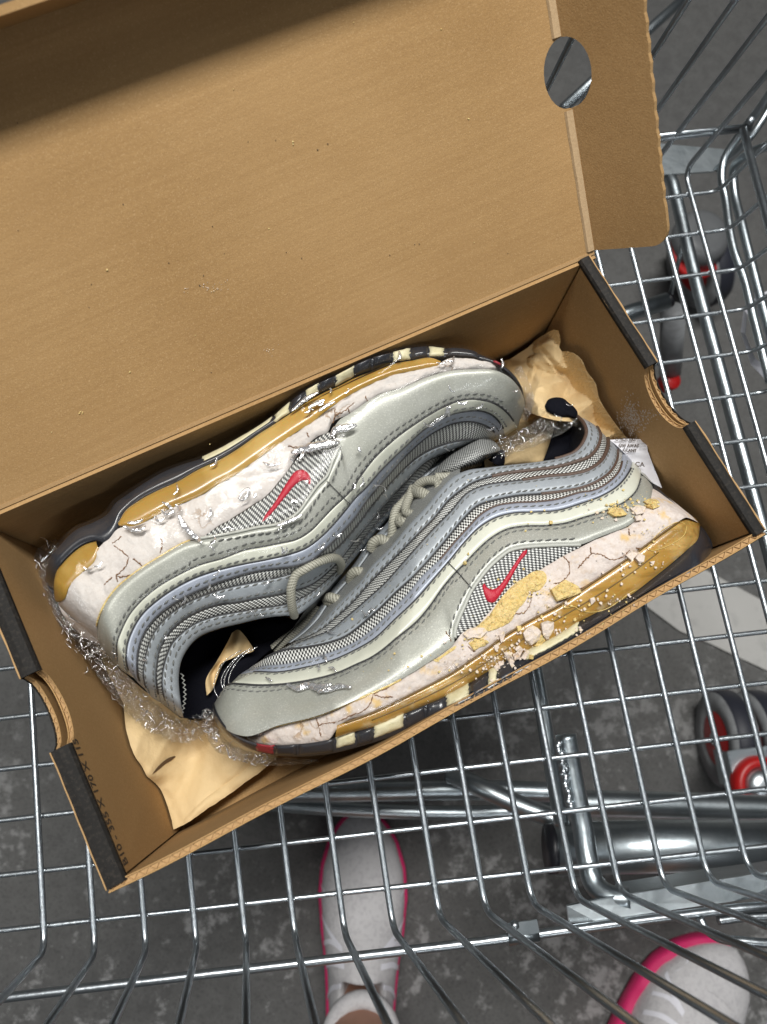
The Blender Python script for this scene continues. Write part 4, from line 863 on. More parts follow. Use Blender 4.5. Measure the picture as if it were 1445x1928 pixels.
# collar lining, black heel tab and insole paper
dome('collar_lining', zc(4.817, 980, 750, [(205, 575), (245, 470), (290, 330), (340, 200), (440, 165), (520, 175), (575, 225), (600, 300), (570, 400), (500, 478), (400, 533), (300, 560)]), 44, 3, m_navy, rootA)
dome('heel_pull_tab', zc(4.817, 980, 750, [(222, 70), (250, 15), (330, -10), (400, 5), (440, 40), (490, 80), (522, 140), (510, 175), (430, 170), (370, 175), (300, 150), (240, 110)]), 64, 4, m_navy, rootA)
dome('collar_stuffing', zc(4.817, 800, 750, [(700, 612), (730, 540), (745, 470), (850, 430), (980, 360), (1100, 300), (1145, 330), (1130, 430), (1100, 500), (1070, 578), (900, 596)]), 40, 5, m_paper, rootA)
def hull(S_, loop_world, mt, name, z0=.0045, zt=None, prof=((1, 0), (1.0, .35), (.985, .65), (.95, .88), (.86, 1.0))):
    """closed lower half of the shoe under its visible outline"""
    P = np.array(loop_world); c = P.mean(0); V = []; n = len(P)
    for f, d in prof:
        for p in P:
            q = c + (p - c) * f; bx_, by_ = inbox(q)
            if by_ < .0045 + bow(bx_): q = q + ey * (.0045 + bow(bx_) - by_)
            if by_ > BW - .006: q = q - ey * (by_ - BW + .006)
            if bx_ > BL - .013: q = q - ex * (bx_ - BL + .013)
            V.append((q[0], q[1], p[2] - .0006 + (z0 - p[2]) * d))
    Fc = [(r_*n+i, r_*n+(i+1) % n, (r_+1)*n+(i+1) % n, (r_+1)*n+i) for r_ in range(len(prof)-1) for i in range(n)] + [tuple((len(prof)-1)*n+i for i in range(n))]
    mk(name, V, Fc, mt, S_.root)
def wpts(S_, nm, n, sub=None): return [at_in(*p) for p in S_.ev(nm, n, sub)]
loop = wpts(A, 'C0', 60) + wpts(A, 'F0', 2, (.99, 1))[::-1] + wpts(A, 'S8', 12, (.7, 1))[::-1] + wpts(A, 'T0', 24)[::-1]
hull(A, loop, m_rub, 'far_half')
# ------------------------------------------------------------------ upper sneaker (B), heel left, toe right
rootB = thing('sneaker', 'silver sneaker wrapped in clear film with its sole against the back wall', 'sneaker', tuple(bw(.15, .125, .004)), 0, 'pair of old silver sneakers in the box')
B = Shoe(rootB)
B.curve('B0', [(84, 1092), (90, 1056), (112, 1027), (145, 996), (176, 983), (203, 967), (216, 948), (239, 931), (270, 910), (308, 888), (343, 874), (376, 864), (415, 846), (451, 826), (480, 809), (516, 784), (540, 762), (568, 741), (600, 722), (632, 708), (667, 689), (700, 674), (739, 664), (771, 656), (803, 653), (832, 656), (876, 659), (920, 676), (949, 692), (975, 718), (986, 742), (990, 760)], 104, 60, 62, 90, 54)
B.curve('B1', [(101, 1110), (108, 1072), (130, 1044), (161, 1022), (183, 1017), (196, 1022), (212, 1012), (222, 994), (228, 975), (245, 955), (261, 942), (296, 923), (332, 907), (372, 884), (415, 864), (451, 842), (486, 817), (516, 798), (545, 779), (580, 755), (615, 736), (636, 727), (667, 711), (702, 698), (745, 683), (774, 678), (815, 672), (841, 672), (862, 673), (905, 678), (934, 686), (955, 700), (975, 723), (985, 746), (988, 762)], 109, 60, 68, 90, 56)
B.curve('B1a', [(223, 984), (233, 964), (261, 942), (296, 923), (332, 907), (372, 884), (415, 864), (451, 842), (486, 817), (516, 798), (545, 779), (580, 755), (615, 736), (636, 727), (667, 711), (702, 698), (745, 683), (774, 678), (815, 673), (830, 680)], 110)
B.curve('B2', [(225, 990), (252, 990), (285, 975), (315, 959), (343, 947), (379, 931), (414, 909), (434, 899), (474, 871), (521, 838), (556, 814), (592, 791), (615, 772), (662, 741), (693, 725), (720, 713), (745, 704), (774, 698), (803, 692), (827, 686), (830, 682)], 112)
B.curve('H0', [(103, 1125), (101, 1104), (108, 1072), (130, 1044), (161, 1022), (182, 1018)], 106, 40, 80)
B.curve('H1', [(108, 1134), (119, 1130), (130, 1105), (152, 1080), (178, 1056), (186, 1032)], 111, 40, 84)
B.curve('F0', [(108, 1136), (119, 1130), (130, 1105), (152, 1080), (178, 1056), (186, 1030), (205, 1014), (222, 995), (252, 988), (285, 975), (315, 959), (343, 947), (379, 931), (414, 909), (434, 899), (474, 871), (521, 838), (556, 814), (592, 791), (615, 772), (662, 741), (693, 725), (720, 713), (745, 704), (774, 698), (803, 692), (827, 684), (845, 674), (862, 673), (905, 678), (934, 686), (955, 700)], 111, 40, 76, 60, 80)
B.curve('F1', [(186, 1208), (183, 1195), (183, 1178), (192, 1149), (216, 1112), (254, 1079), (302, 1048), (357, 1018), (378, 1012), (415, 988), (442, 972), (479, 948), (504, 931), (529, 902), (545, 881), (560, 858), (575, 840), (599, 821), (618, 812), (625, 796), (658, 778), (693, 755), (716, 742), (757, 730), (804, 710), (847, 698), (891, 695), (934, 697), (958, 706)], 111, 70, 62, 60, 78)
B.curve('F0e', [(108, 1136), (120, 1160), (140, 1184), (160, 1200), (186, 1212)], 66)
B.curve('S1', [(186, 1210), (183, 1195), (183, 1178), (192, 1149), (216, 1112), (254, 1079), (302, 1048), (357, 1019), (381, 1015), (442, 1004), (483, 995), (533, 985), (562, 966), (583, 937), (600, 914), (616, 898), (626, 873), (635, 850), (640, 832), (628, 812), (640, 790), (658, 779), (693, 755), (716, 742), (757, 730), (804, 710), (847, 698), (891, 695), (934, 697), (960, 710), (978, 730), (987, 751), (989, 763)], 112, 80, 58, 100, 54)
B.curve('S2', [(224, 1256), (222, 1233), (222, 1210), (231, 1185), (245, 1158), (266, 1133), (295, 1108), (337, 1083), (378, 1064), (420, 1052), (462, 1036), (500, 1029), (525, 1024), (562, 1015), (587, 999), (608, 977), (628, 956), (659, 927), (676, 902), (702, 867), (745, 826), (789, 794), (832, 768), (862, 756), (896, 752), (928, 758), (952, 774), (964, 788), (974, 806)], lambda t: 108 - 4 * max(0, min(1, (t - .42) / .3)), 55, 54, 110, 46)
B.curve('S3', [(253, 1277), (243, 1262), (238, 1240), (239, 1216), (250, 1185), (268, 1156), (295, 1131), (331, 1106), (368, 1087), (410, 1073), (452, 1063), (504, 1053), (545, 1043), (577, 1031), (603, 1012), (628, 987), (649, 962), (672, 934), (687, 920), (716, 887), (760, 844), (803, 806), (847, 782), (876, 775), (908, 774), (928, 782), (946, 803), (953, 820)], lambda t: 105 - 8 * max(0, min(1, (t - .42) / .3)), 55, 52, 100, 44)
B.curve('S4', [(273, 1297), (262, 1278), (259, 1256), (260, 1230), (272, 1193), (295, 1162), (324, 1139), (358, 1120), (399, 1102), (442, 1087), (483, 1076), (525, 1070), (558, 1066), (587, 1055), (614, 1033), (639, 1008), (670, 973), (687, 948), (731, 896), (774, 849), (818, 814), (853, 798), (885, 794), (911, 800), (929, 811), (938, 826)], lambda t: 101 - 14 * max(0, min(1, (t - .42) / .3)), 55, 50, 80, 42)
B.curve('S5', [(284, 1310), (276, 1293), (271, 1266), (274, 1245), (279, 1220), (293, 1189), (316, 1162), (347, 1139), (389, 1120), (442, 1104), (483, 1096), (525, 1087), (554, 1078), (590, 1062), (625, 1040), (665, 998), (702, 950), (745, 899), (786, 861), (832, 838), (870, 829), (905, 828), (930, 832)], lambda t: 96 - 22 * max(0, min(1, (t - .42) / .3)), 55, 50, 60, 38)
B.curve('S6', [(302, 1322), (298, 1303), (294, 1272), (296, 1248), (300, 1226), (316, 1195), (341, 1170), (378, 1149), (416, 1137), (450, 1133), (483, 1126), (537, 1116), (587, 1100), (630, 1065), (675, 1010), (715, 962), (760, 912), (805, 868), (850, 850)], lambda t: 91 - 30 * max(0, min(1, (t - .42) / .3)), 55, 50, 50, 34)
B.curve('S7', [(317, 1332), (309, 1308), (306, 1283), (309, 1256), (316, 1232), (325, 1212), (343, 1193), (370, 1174), (410, 1160), (442, 1154), (483, 1147), (541, 1137), (577, 1122), (608, 1099), (640, 1070), (690, 1008), (735, 955), (785, 905), (830, 868)], lambda t: 87 - 36 * max(0, min(1, (t - .42) / .3)), 55, 50, 50, 30)
B.curve('S8', [(345, 1352), (342, 1335), (338, 1308), (336, 1276), (340, 1247), (352, 1222), (374, 1199), (410, 1184), (450, 1174), (493, 1164), (535, 1159), (558, 1158), (583, 1141), (616, 1110), (649, 1073), (700, 1012), (745, 960), (790, 915), (840, 872)], lambda t: 82 - 40 * max(0, min(1, (t - .42) / .3)), 40, 48, 50, 26)
b_out = B.strip('outsole', 'B0', 'B1', m_rub, nv=6, puff=2.2, edge=.4)
b_foam = B.strip('foam_midsole', 'F0', 'F1', m_foamw, nv=14, puff=1.2, edge=.5, rough_=.9, step=4)
b_he = B.strip('heel_foam', 'F0e', 'F1', m_foamw, nv=6, puff=2., edge=.3, rough_=1.0, subh=(0, .10), step=4)
b_air = B.strip('air_unit', 'B1a', 'B2', m_airb, nv=10, puff=1.2, edge=.8)
b_hair = B.strip('heel_air_unit', 'H0', 'H1', m_airb, nv=8, puff=1.2, edge=.4, step=4)
b_sil = B.strip('silver_side_panel', 'S1', 'S2', m_silver, nv=10, puff=2.0, edge=.3)
b_crm = B.strip('pale_band', 'S2', 'S3', m_cream, nv=8, puff=1.2, edge=.1, base=.5, thick=1.5)
b_blu = B.strip('bluish_band', 'S3', 'S4', m_blue, nv=6, puff=1.2, edge=.4, base=.1, thick=1.5)
b_m2 = B.strip('mesh_band', 'S4', 'S5', m_mesh2, nv=6, puff=.9, edge=1.0, base=-.4)
b_g2 = B.strip('grey_band', 'S5', 'S6', m_gray, nv=8, puff=1.6, edge=.2, base=.5, thick=1.5)
b_m1 = B.strip('mesh_band', 'S6', 'S7', m_mesh, nv=6, puff=.9, edge=1.0, base=-.4)
b_g1 = B.strip('grey_band', 'S7', 'S8', m_gray, nv=8, puff=1.6, edge=.2, base=.5, thick=1.5)
for ev, vs in ((b_crm, [.78]), (b_blu, [.62]), (b_g2, [.18, .82]), (b_g1, [.2, .6])):
    for v in vs: B.stitch(ev, v)
B.stitch(b_sil, .9, vof=lambda u: .955, u1=.97); B.stitch(b_sil, .9, vof=lambda u: .85 if u < .25 or u > .55 else .74, u1=.95)
for c in ('S2', 'S3', 'S4', 'S5', 'S6', 'S7'): B.seam(c, r=.0006, sub=(.02, .985))
B.seam('F1', m_yel, r=.0005, sub=(.03, .28), dz=.0005, name='glue_line')
B.curve('Wt', [(378, 1014), (442, 1003), (483, 994), (533, 984), (562, 965), (583, 936), (600, 913), (616, 897), (626, 872), (634, 851), (640, 840)], 112)
B.curve('Wb', [(379, 1013), (415, 989), (442, 974), (479, 950), (504, 933), (529, 904), (545, 883), (562, 861), (578, 842), (600, 824), (622, 814), (638, 838)], 112)
b_win = B.strip('mesh_window', 'Wb', 'Wt', m_meshw, nv=12, puff=.6, edge=.2, base=.1)
B.seam('Wt', m_pipe, r=.0008, dz=.0008, parent=b_win.obj, name='piping')
B.curve('Wo', [(396, 1020), (442, 1013), (483, 1006), (538, 997), (572, 976), (592, 946), (609, 922), (627, 903), (636, 878), (646, 854)], 113.4)
free_stitch(B, 'Wo', b_sil.obj)
B.tree()
SW_B = fine(zc(4.817, 400, 850, [(452, 640), (470, 595), (520, 525), (575, 450), (620, 375), (665, 300), (705, 240), (735, 198), (780, 168), (830, 168), (868, 195), (890, 240), (893, 285), (885, 305), (868, 285), (850, 262), (815, 262), (775, 285), (735, 320), (700, 365), (650, 425), (590, 500), (530, 570), (480, 620)]), 70)
B.patch('swoosh_mark', SW_B, m_red, dz=.0002, th=.0014, rise=.0014, smooth=True)
oB = b_out.obj
lug(B, 'B0', 'B1', 382, 514, m_crm, 'cream_lug', .0, .62, 1.0, .3, par=oB)
for xa, xb in ((518, 546), (576, 600), (633, 667), (741, 772), (808, 836)): lug(B, 'B0', 'B1', xa, xb, m_crm, 'cream_lug', .1, .95, 1.4, .6, par=oB)
for xa, xb in ((548, 574), (602, 631), (669, 700), (703, 738), (775, 806), (840, 900)): lug(B, 'B0', 'B1', xa, xb, m_rub, 'black_lug', .1, .95, 2.2, .2, par=oB)
lug(B, 'B0', 'B1', 928, 942, m_redr, 'red_lug', .1, .9, 1.0, .1, par=oB)
cracks(B, zl(4.817, 150, 950, [[(310, 370), (380, 420), (450, 480)], [(480, 485), (520, 515), (570, 555)], [(445, 480), (420, 560), (350, 630), (330, 650)], [(330, 650), (400, 655), (460, 635)], [(330, 650), (350, 700)], [(225, 730), (260, 690), (300, 660)], [(740, 300), (750, 370), (730, 440)], [(380, 290), (330, 330), (300, 350)]]) +
    zl(4.25, 380, 640, [[(1062, 545), (1068, 600), (1050, 665)], [(1068, 600), (1120, 580), (1170, 545), (1220, 500)], [(1170, 545), (1185, 585)], [(1310, 450), (1335, 500)], [(690, 850), (760, 860), (850, 860)], [(860, 780), (840, 740)]]), b_foam.obj, .0003, m_crk)
# scored heel line shared by both: short stitched tick across the bands
for S_, pts in ((A, zc(4.817, 600, 900, [(1170, 760), (1250, 840), (1330, 930), (1400, 1010)])), (B, zc(4.817, 400, 850, [(1040, 270), (1100, 330), (1170, 400), (1250, 480)]))):
    P = np.array([S_.on(x, y, .0008) for x, y in catmull(pts, 24)]); tube('cross_seam', P, .00022, m_seam, S_.root, 6)
# collar interior of the upper shoe
lin = [(350, 1352), (342, 1330), (338, 1305), (337, 1276), (341, 1247), (353, 1224), (375, 1201), (411, 1186), (450, 1176), (493, 1166), (535, 1161), (556, 1170), (540, 1195), (520, 1215), (490, 1240), (470, 1262), (440, 1290), (420, 1320), (402, 1345), (375, 1358)]
dome('collar_lining', lin, 34, 2, m_navy, rootB)
dome('insole', [(440, 1350), (430, 1300), (440, 1250), (470, 1215), (500, 1212), (520, 1225), (500, 1260), (470, 1300), (450, 1345)], 26, 1, m_navy, rootB)
zz = []
for k in range(18):
    t = k / 17; x = 340 + 6 * math.sin(t * 3) + (3 if k % 2 else -2) + 2; y = 1268 + 74 * t; zz.append((x, y))
tube('zigzag_stitch', [at(x, y, .0700) for x, y in zz], .0004, m_stitch_l, rootB, 5)
# laces of the upper shoe
z1 = lambda L_: zc(4.817, 400, 1000, L_)
lace(B, z1([(745, 765), (725, 690), (715, 600), (720, 500), (760, 400), (850, 340), (950, 285), (1050, 250), (1130, 250), (1170, 300), (1150, 360)]), [74, 84, 90, 94, 96, 97, 95, 90, 80, 70, 60], .0024)
lace(B, z1([(960, 680), (860, 830), (760, 920), (660, 990), (560, 1070)]), [44, 42, 40, 38, 36], .0032)
dome('tongue_lining', z1([(250, 890), (360, 840), (520, 800), (620, 810), (720, 790), (860, 730), (940, 700), (900, 800), (800, 900), (650, 970), (520, 1000), (400, 1040), (320, 1000)]), 34, 6, m_navy, rootB)
loop = wpts(B, 'B0', 60) + wpts(B, 'S8', 20, (.5, 1))[::-1] + [at(550, 1185, .045), at(480, 1255, .045), at(420, 1325, .045), at(385, 1354, .045), at(340, 1352, .05), at(299, 1320, .052), at(271, 1300, .054), at(224, 1258, .056), at(186, 1212, .06), at(140, 1186, .064), at(110, 1140, .066)]
hull(B, loop, m_rub, 'far_half')
# ================================================================== packing paper, packet, film, crumbs, person
def crease(x, y, s=1):
    h = 0
    for f, a in ((14, .0045), (30, .0028), (62, .0014), (130, .0006)):
        h += a * (abs(noise.noise(Vector((x * f * s + 3, y * f * s + 9, .3)))) * 2 - .45)
    return h
pap = thing('packing_paper', 'crumpled tan packing paper lining the box bottom under both sneakers', 'packing paper', tuple(bw(.05, .04, .004)))
def ndl(P):
    return mathutils.geometry.delaunay_2d_cdt([Vector(p) for p in P], [], [], 0, 1e-6)
def yfront(x): u = max(0, min(1, (x - .014) / .13)); return .0065 + .016 * u * u * (3 - 2 * u) + .0012 * noise.noise(Vector((x * 40, 1, 1)))
def tents(seed, n, box_, w0, w1, a0, a1, L0, L1):
    g = np.random.default_rng(seed); out = []
    for _ in range(n):
        c = np.array([box_[0] + (box_[1] - box_[0]) * g.random(), box_[2] + (box_[3] - box_[2]) * g.random()]); an = g.random() * math.pi
        out.append((c, np.array([math.cos(an), math.sin(an)]), w0 + (w1 - w0) * g.random(), (a0 + (a1 - a0) * g.random()) * (1 if g.random() < .62 else -1), L0 + (L1 - L0) * g.random(), g.random() * .8 - .4))
    return out
def crum_h(x, y, T):
    h = 0; p = np.array([x, y])
    for c, d, w, a, L_, sk in T:
        v = p - c; s_ = v @ d; q_ = v[0] * -d[1] + v[1] * d[0]
        e = 1 - abs(s_) / L_
        if e <= 0: continue
        k_ = q_ / w
        f = 1 - abs(k_) * (1 + sk if k_ > 0 else 1 - sk)
        if f > 0: h += a * f * min(1, e * 2)
    return h
TA = tents(5, 70, (0, BL, 0, BW), .008, .024, .0035, .0090, .025, .08) + tents(6, 160, (0, BL, 0, BW), .003, .008, .0012, .0030, .012, .04)
def paperz(x, y):
    fx, fy = x / BL, y / BW
    return .0115 + .026 * max(0, (fx - .72) / .28) ** 1.3 + .006 * max(0, 1 - fx / .25) * (1 - fy) + crum_h(x, y, TA) + .0018 * noise.noise(Vector((x * 30, y * 30, 5)))
nx, ny = 250, 120; V = []
for i in range(nx + 1):
    x = .0105 + (BL - .022) * i / nx; y0_ = yfront(x)
    for j in range(ny + 1):
        y = y0_ + (BW - .0055 - y0_) * j / ny; fx, fy = x / BL, y / BW
        h = paperz(x, y)
        V.append(bw(x, y, max(h, .0042 + .0004 * noise.noise(Vector((x * 90, y * 90, 1))))))
m = ny + 1
mk('paper_sheet', V, [(i*m+j, (i+1)*m+j, (i+1)*m+j+1, i*m+j+1) for i in range(nx) for j in range(ny)], m_paper, pap)
# long folded layers along the front edge
for q, (o0, z0, w, x1) in enumerate(((.0, .0165, .009, .170),)):
    V = []; Fc = []; n = 110
    for i in range(n + 1):
        t_ = i / n; x = .0100 + t_ * (x1 - .0100)
        e_ = .0012 * noise.noise(Vector((t_ * 7, q, 1))) + .0004 * noise.noise(Vector((t_ * 40, q, 1)))
        for k in range(9):
            f = k / 8; y = yfront(x) + o0 * (1 + .6 * t_) + w * f * (1 - .3 * t_) + e_ * (1 - f)
            V.append(bw(x, y, z0 + .0015 * math.sin(t_ * 5 + q * 2) - .008 * f ** 2.2 + 1.0 * crum_h(x, y, TA)))
        if i: Fc += [((i-1)*9+k, i*9+k, i*9+k+1, (i-1)*9+k+1) for k in range(8)]
    mk('paper_fold', V, Fc, m_paper, pap)
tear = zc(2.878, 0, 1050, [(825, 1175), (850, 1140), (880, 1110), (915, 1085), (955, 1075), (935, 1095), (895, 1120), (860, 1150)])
def onpaper(x, y, dz):
    z = .015
    for _ in range(8): P = at(x, y, z); a_, b_ = inbox(P); z = max(.0042, paperz(a_, b_)) + dz
    return at(x, y, z)
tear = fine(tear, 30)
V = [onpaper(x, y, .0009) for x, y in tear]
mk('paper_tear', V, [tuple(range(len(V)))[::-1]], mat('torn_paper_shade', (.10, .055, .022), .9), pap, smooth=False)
# paper standing up in the far right corner
up_ = [(985, 668), (1000, 648), (1025, 630), (1050, 620), (1056, 640), (1054, 660), (1075, 662), (1095, 676), (1106, 700), (1122, 722), (1128, 748), (1150, 785), (1170, 812), (1186, 832), (1196, 850), (1180, 880), (1140, 850), (1100, 800), (1040, 790), (990, 770), (975, 720)]
pts = [Vector(p) for p in fine(up_, 70)]; n = len(pts); P0 = [tuple(p) for p in pts]
def pin(x, y, poly):
    c = False
    for a in range(len(poly)):
        x1, y1 = poly[a]; x2, y2 = poly[a - 1]
        if (y1 > y) != (y2 > y) and x < (x2 - x1) * (y - y1) / (y2 - y1 + 1e-12) + x1: c = not c
    return c
for x in range(962, 1205, 3):
    for y in range(614, 895, 3):
        if pin(x + .5, y + .5, P0): pts.append(Vector((x + .5, y + .5)))
vo, eo, fo, *_ = mathutils.geometry.delaunay_2d_cdt(pts, [], [list(range(n))], 1, 1e-4)
TB = tents(11, 24, (960, 1200, 615, 890), 16, 46, .005, .011, 70, 170) + tents(12, 50, (960, 1200, 615, 890), 6, 13, .0010, .0024, 40, 100)
V = []
for v in vo:
    z = .032 + .014 * max(0, 1 - abs(v.x - 1075) / 120) + crum_h(v.x, v.y, TB)
    z = max(z, .016); P = at(v.x, v.y, z)
    while not inside_ok(P) and z < .1: z += .0008; P = at(v.x, v.y, z)
    V.append(P)
mk('paper_crest', V, [tuple(f)[::-1] for f in fo], m_paper, pap, smooth=False)
# beige stuffing paper poking out of the upper sneaker
V = []; Fc = []
st = [zc(4.817, 180, 1100, l) for l in ([(1010, 1010), (1060, 960), (1090, 890), (1110, 830)], [(1000, 880), (1070, 800), (1140, 720), (1210, 660)], [(1100, 700), (1180, 660), (1290, 640), (1400, 620)], [(1180, 560), (1230, 520), (1320, 540), (1440, 600)], [(1240, 440), (1290, 410), (1350, 460), (1420, 560)])]
for i, rw in enumerate(st):
    rr = catmull(rw, 14)
    for j, (x, y) in enumerate(rr): V.append((x, y, .041 + .002 * i + .002 * math.sin(j * .8 + i)))
g = np.array(V).reshape(5, 14, 3); gg = np.array([catmull(g[:, j], 24) for j in range(14)]).transpose(1, 0, 2)
V = [at(x, y, z + .0012 * noise.noise(Vector((x * .06, y * .06, 1)))) for x, y, z in gg.reshape(-1, 3)]
mk('stuffing_paper', V, [(i*14+j, (i+1)*14+j, (i+1)*14+j+1, i*14+j+1) for i in range(23) for j in range(13)], m_paper, rootB)
# desiccant packet
pk = [(1148, 828), (1175, 826), (1217.6, 827), (1218.5, 838), (1220, 849), (1229, 873), (1238, 895), (1247, 919), (1232, 911), (1210, 893), (1189, 868), (1168, 845)]
def pz(x, y): return .068 + .0025 * math.sin((y - 827) * .09) + .0012 * noise.noise(Vector((x * .05, y * .09, 2)))
pts = [Vector(p) for p in pk]
n = len(pts)
for x in range(1120, 1250, 4):
    for y in range(826, 932, 4):
        if pin(x + .5, y + .5, pk): pts.append(Vector((x + .5, y + .5)))
vo, eo, fo, *_ = mathutils.geometry.delaunay_2d_cdt(pts, [], [list(range(n))], 1, 1e-4)
top = [at(v.x, v.y, pz(v.x, v.y)) for v in vo]; mq = len(top)
pkt = mk('desiccant_packet', top + [p - np.array([0, 0, .002]) for p in top], [tuple(f)[::-1] for f in fo] + [tuple(i + mq for i in f) for f in fo], m_white)
props(pkt, 'white printed desiccant packet tucked behind the heel of the front sneaker', 'desiccant packet')
def ptxt(s_, px_, py_, hpx, slope=-.01, sx=1.):
    o_ = at(px_, py_, .0718); a = at(px_ + 40, py_ + 40 * slope * -1, .0718) - o_; k = 40 / np.linalg.norm(a) ; a /= np.linalg.norm(a)
    b_ = np.cross([0, 0, 1.0], a)
    text_mesh('printed_text', s_, hpx / k * 1.42, (o_, a, b_, (0, 0, 1)), m_ink, pkt, align='RIGHT', sx=sx, bold=.00006)
ptxt('O NOT EAT', 1198, 830.5, 6.0, -.02, .85); ptxt('OW AWAY', 1204, 842, 6.2, -.02, .85); ptxt('CCANT', 1199, 851.5, 6.2, -.06, .85); ptxt('CA', 1214, 879, 9, -.06, 1.0)
for k in range(7):
    y = 829 + k * 2.9; tube('crimp_line', [at(1200 if k < 5 else 1204, y, .0712), at(1217.5 + .1 * k, y + .3, .0712)], .00008, m_stitch, pkt, 4)
# ------------------------------------------------------------------ clear film
def film(name, rough, base_alpha, gl, bscale, bstr, tint=(1, 1, 1), thr=None):
    m = bpy.data.materials.new(name); m.use_nodes = True; nt = m.node_tree; N = nt.nodes; L = nt.links; N.remove(N['Principled BSDF'])
    out = N['Material Output']; tr = N.new('ShaderNodeBsdfTransparent'); tr.inputs[0].default_value = (.985, .985, .98, 1)
    g = N.new('ShaderNodeBsdfGlossy'); g.inputs['Roughness'].default_value = rough; g.inputs['Color'].default_value = (*tint, 1)
    df = N.new('ShaderNodeBsdfDiffuse'); df.inputs[0].default_value = (.75, .75, .78, 1)
    lw = N.new('ShaderNodeLayerWeight'); lw.inputs[0].default_value = .35
    mr = N.new('ShaderNodeMapRange'); mr.inputs[3].default_value = gl; mr.inputs[4].default_value = min(1, gl + (.45 if gl > .05 else .12)); L.new(lw.outputs['Facing'], mr.inputs[0])
    tc = N.new('ShaderNodeTexCoord'); h = None
    for sc, st in zip(bscale, bstr):
        n = N.new('ShaderNodeTexNoise'); n.inputs['Scale'].default_value = sc; n.inputs['Detail'].default_value = 3; n.inputs['Distortion'].default_value = 1.2; L.new(tc.outputs['Object'], n.inputs['Vector'])
        bp = N.new('ShaderNodeBump'); bp.inputs['Strength'].default_value = 1; bp.inputs['Distance'].default_value = st; L.new(n.outputs[0], bp.inputs['Height'])
        if h: L.new(h, bp.inputs['Normal'])
        h = bp.outputs[0]
    L.new(h, g.inputs['Normal']); L.new(h, lw.inputs['Normal'])
    a = N.new('ShaderNodeMixShader'); a.inputs[0].default_value = base_alpha; L.new(tr.outputs[0], a.inputs[1]); L.new(df.outputs[0], a.inputs[2])
    b_ = N.new('ShaderNodeMixShader'); L.new(mr.outputs[0], b_.inputs[0]); L.new(a.outputs[0], b_.inputs[1]); L.new(g.outputs[0], b_.inputs[2]); L.new(b_.outputs[0], out.inputs['Surface'])
    return m
m_film = film('clear_plastic_film', .09, .006, .0034, (14, 120), (.0012, .00022))
m_crum = film('crumpled_plastic_film', .10, .012, .20, (120, 480), (.006, .003))
def film_over(S_, names, n, u0, u1, off, root, seed, amp=.0009):
    rows_ = []
    for nm in names:
        Q = S_.ev(nm, n, (u0, u1)); rows_.append(np.array([at_in(*q) for q in Q]))
    G = np.array(rows_)                       # curves x n x 3
    D = np.array([catmull(G[:, i], 46) for i in range(n)])   # n x 46 x 3
    for _ in range(6):
        D[1:-1, 1:-1] = (D[1:-1, 1:-1] * 2 + D[:-2, 1:-1] + D[2:, 1:-1] + D[1:-1, :-2] + D[1:-1, 2:]) / 6
    V = []
    for i in range(n):
        for j in range(46):
            p = D[i, j]; w = noise.noise(Vector((p[0] * 45 + seed, p[1] * 45, 0))) + .5 * noise.noise(Vector((p[0] * 130, p[1] * 60 + seed, 3)))
            V.append(p + np.array([0, 0, off + amp * w]))
    Fc = [(i*46+j, (i+1)*46+j, (i+1)*46+j+1, i*46+j+1) for i in range(n-1) for j in range(45)]
    return V, Fc
fb = thing('plastic_wrap', 'clear shrink film stretched over the sneaker at the back wall, crumpled at its heel', 'plastic wrap', tuple(bw(.15, .125, .06)))
V, Fc = film_over(B, ['B0', 'B1', 'F1', 'S1', 'S2', 'S3', 'S4', 'S6', 'S8'], 150, 0.0, 1, .0038, fb, 1)
mk('film_sheet', V, Fc, m_film, fb)
fa = thing('plastic_wrap', 'torn clear film still covering the toe of the front sneaker', 'plastic wrap', tuple(bw(.10, .05, .06)))
V, Fc = film_over(A, ['C0', 'C1', 'S1', 'S2', 'S3', 'S4', 'S6', 'S8', 'T0'], 110, 0.0, .50, .0036, fa, 9)
mk('film_sheet', V, Fc, m_film, fa)
def crumple(path, widths, zs_, root, seed, amp=.0045, nv=26, dens=1.0, name='crumpled_film'):
    """ribbon of scrunched film along a path of photograph pixels at real heights"""
    n = int(len(path) * 16 * dens); Q = catmull([(x, y, w, z) for (x, y), w, z in zip(path, widths, zs_)], n); V = []
    T = np.gradient(Q[:, :2], axis=0); T /= np.linalg.norm(T, axis=1)[:, None]
    for i in range(n):
        nx_, ny_ = -T[i][1], T[i][0]
        for k in range(nv):
            f = k / (nv - 1) - .5; x = Q[i, 0] + nx_ * f * Q[i, 2]; y = Q[i, 1] + ny_ * f * Q[i, 2]
            edge = 3.0 * noise.noise(Vector((i * .12, seed, f * 2)))
            a = noise.noise(Vector((x * .055 + seed, y * .055, f * 3))); b_ = abs(noise.noise(Vector((x * .13, y * .13 + seed, f * 5)))); c_ = noise.noise(Vector((x * .3, y * .3, seed)))
            V.append(at(x + edge * nx_ + 2.5 * c_, y + edge * ny_ + 2.5 * b_, Q[i, 3] / 1000 + amp * (a + b_ * 1.3 + .35 * c_) + .004 * (.25 - f * f)))
    Fc = [(i*nv+k, (i+1)*nv+k, (i+1)*nv+k+1, i*nv+k+1) for i in range(n-1) for k in range(nv-1)]
    return mk(name, V, Fc, m_crum, root, smooth=True)
crumple([(112, 1022), (90, 1042), (72, 1068), (70, 1105), (88, 1150), (128, 1190), (168, 1216), (205, 1262), (240, 1305), (285, 1348), (325, 1372), (352, 1378), (378, 1362), (398, 1338)], [22, 36, 46, 52, 58, 50, 44, 46, 50, 48, 44, 40, 34, 24], [60, 58, 56, 56, 58, 56, 50, 44, 38, 34, 32, 32, 34, 36], fb, 3, dens=1.6)
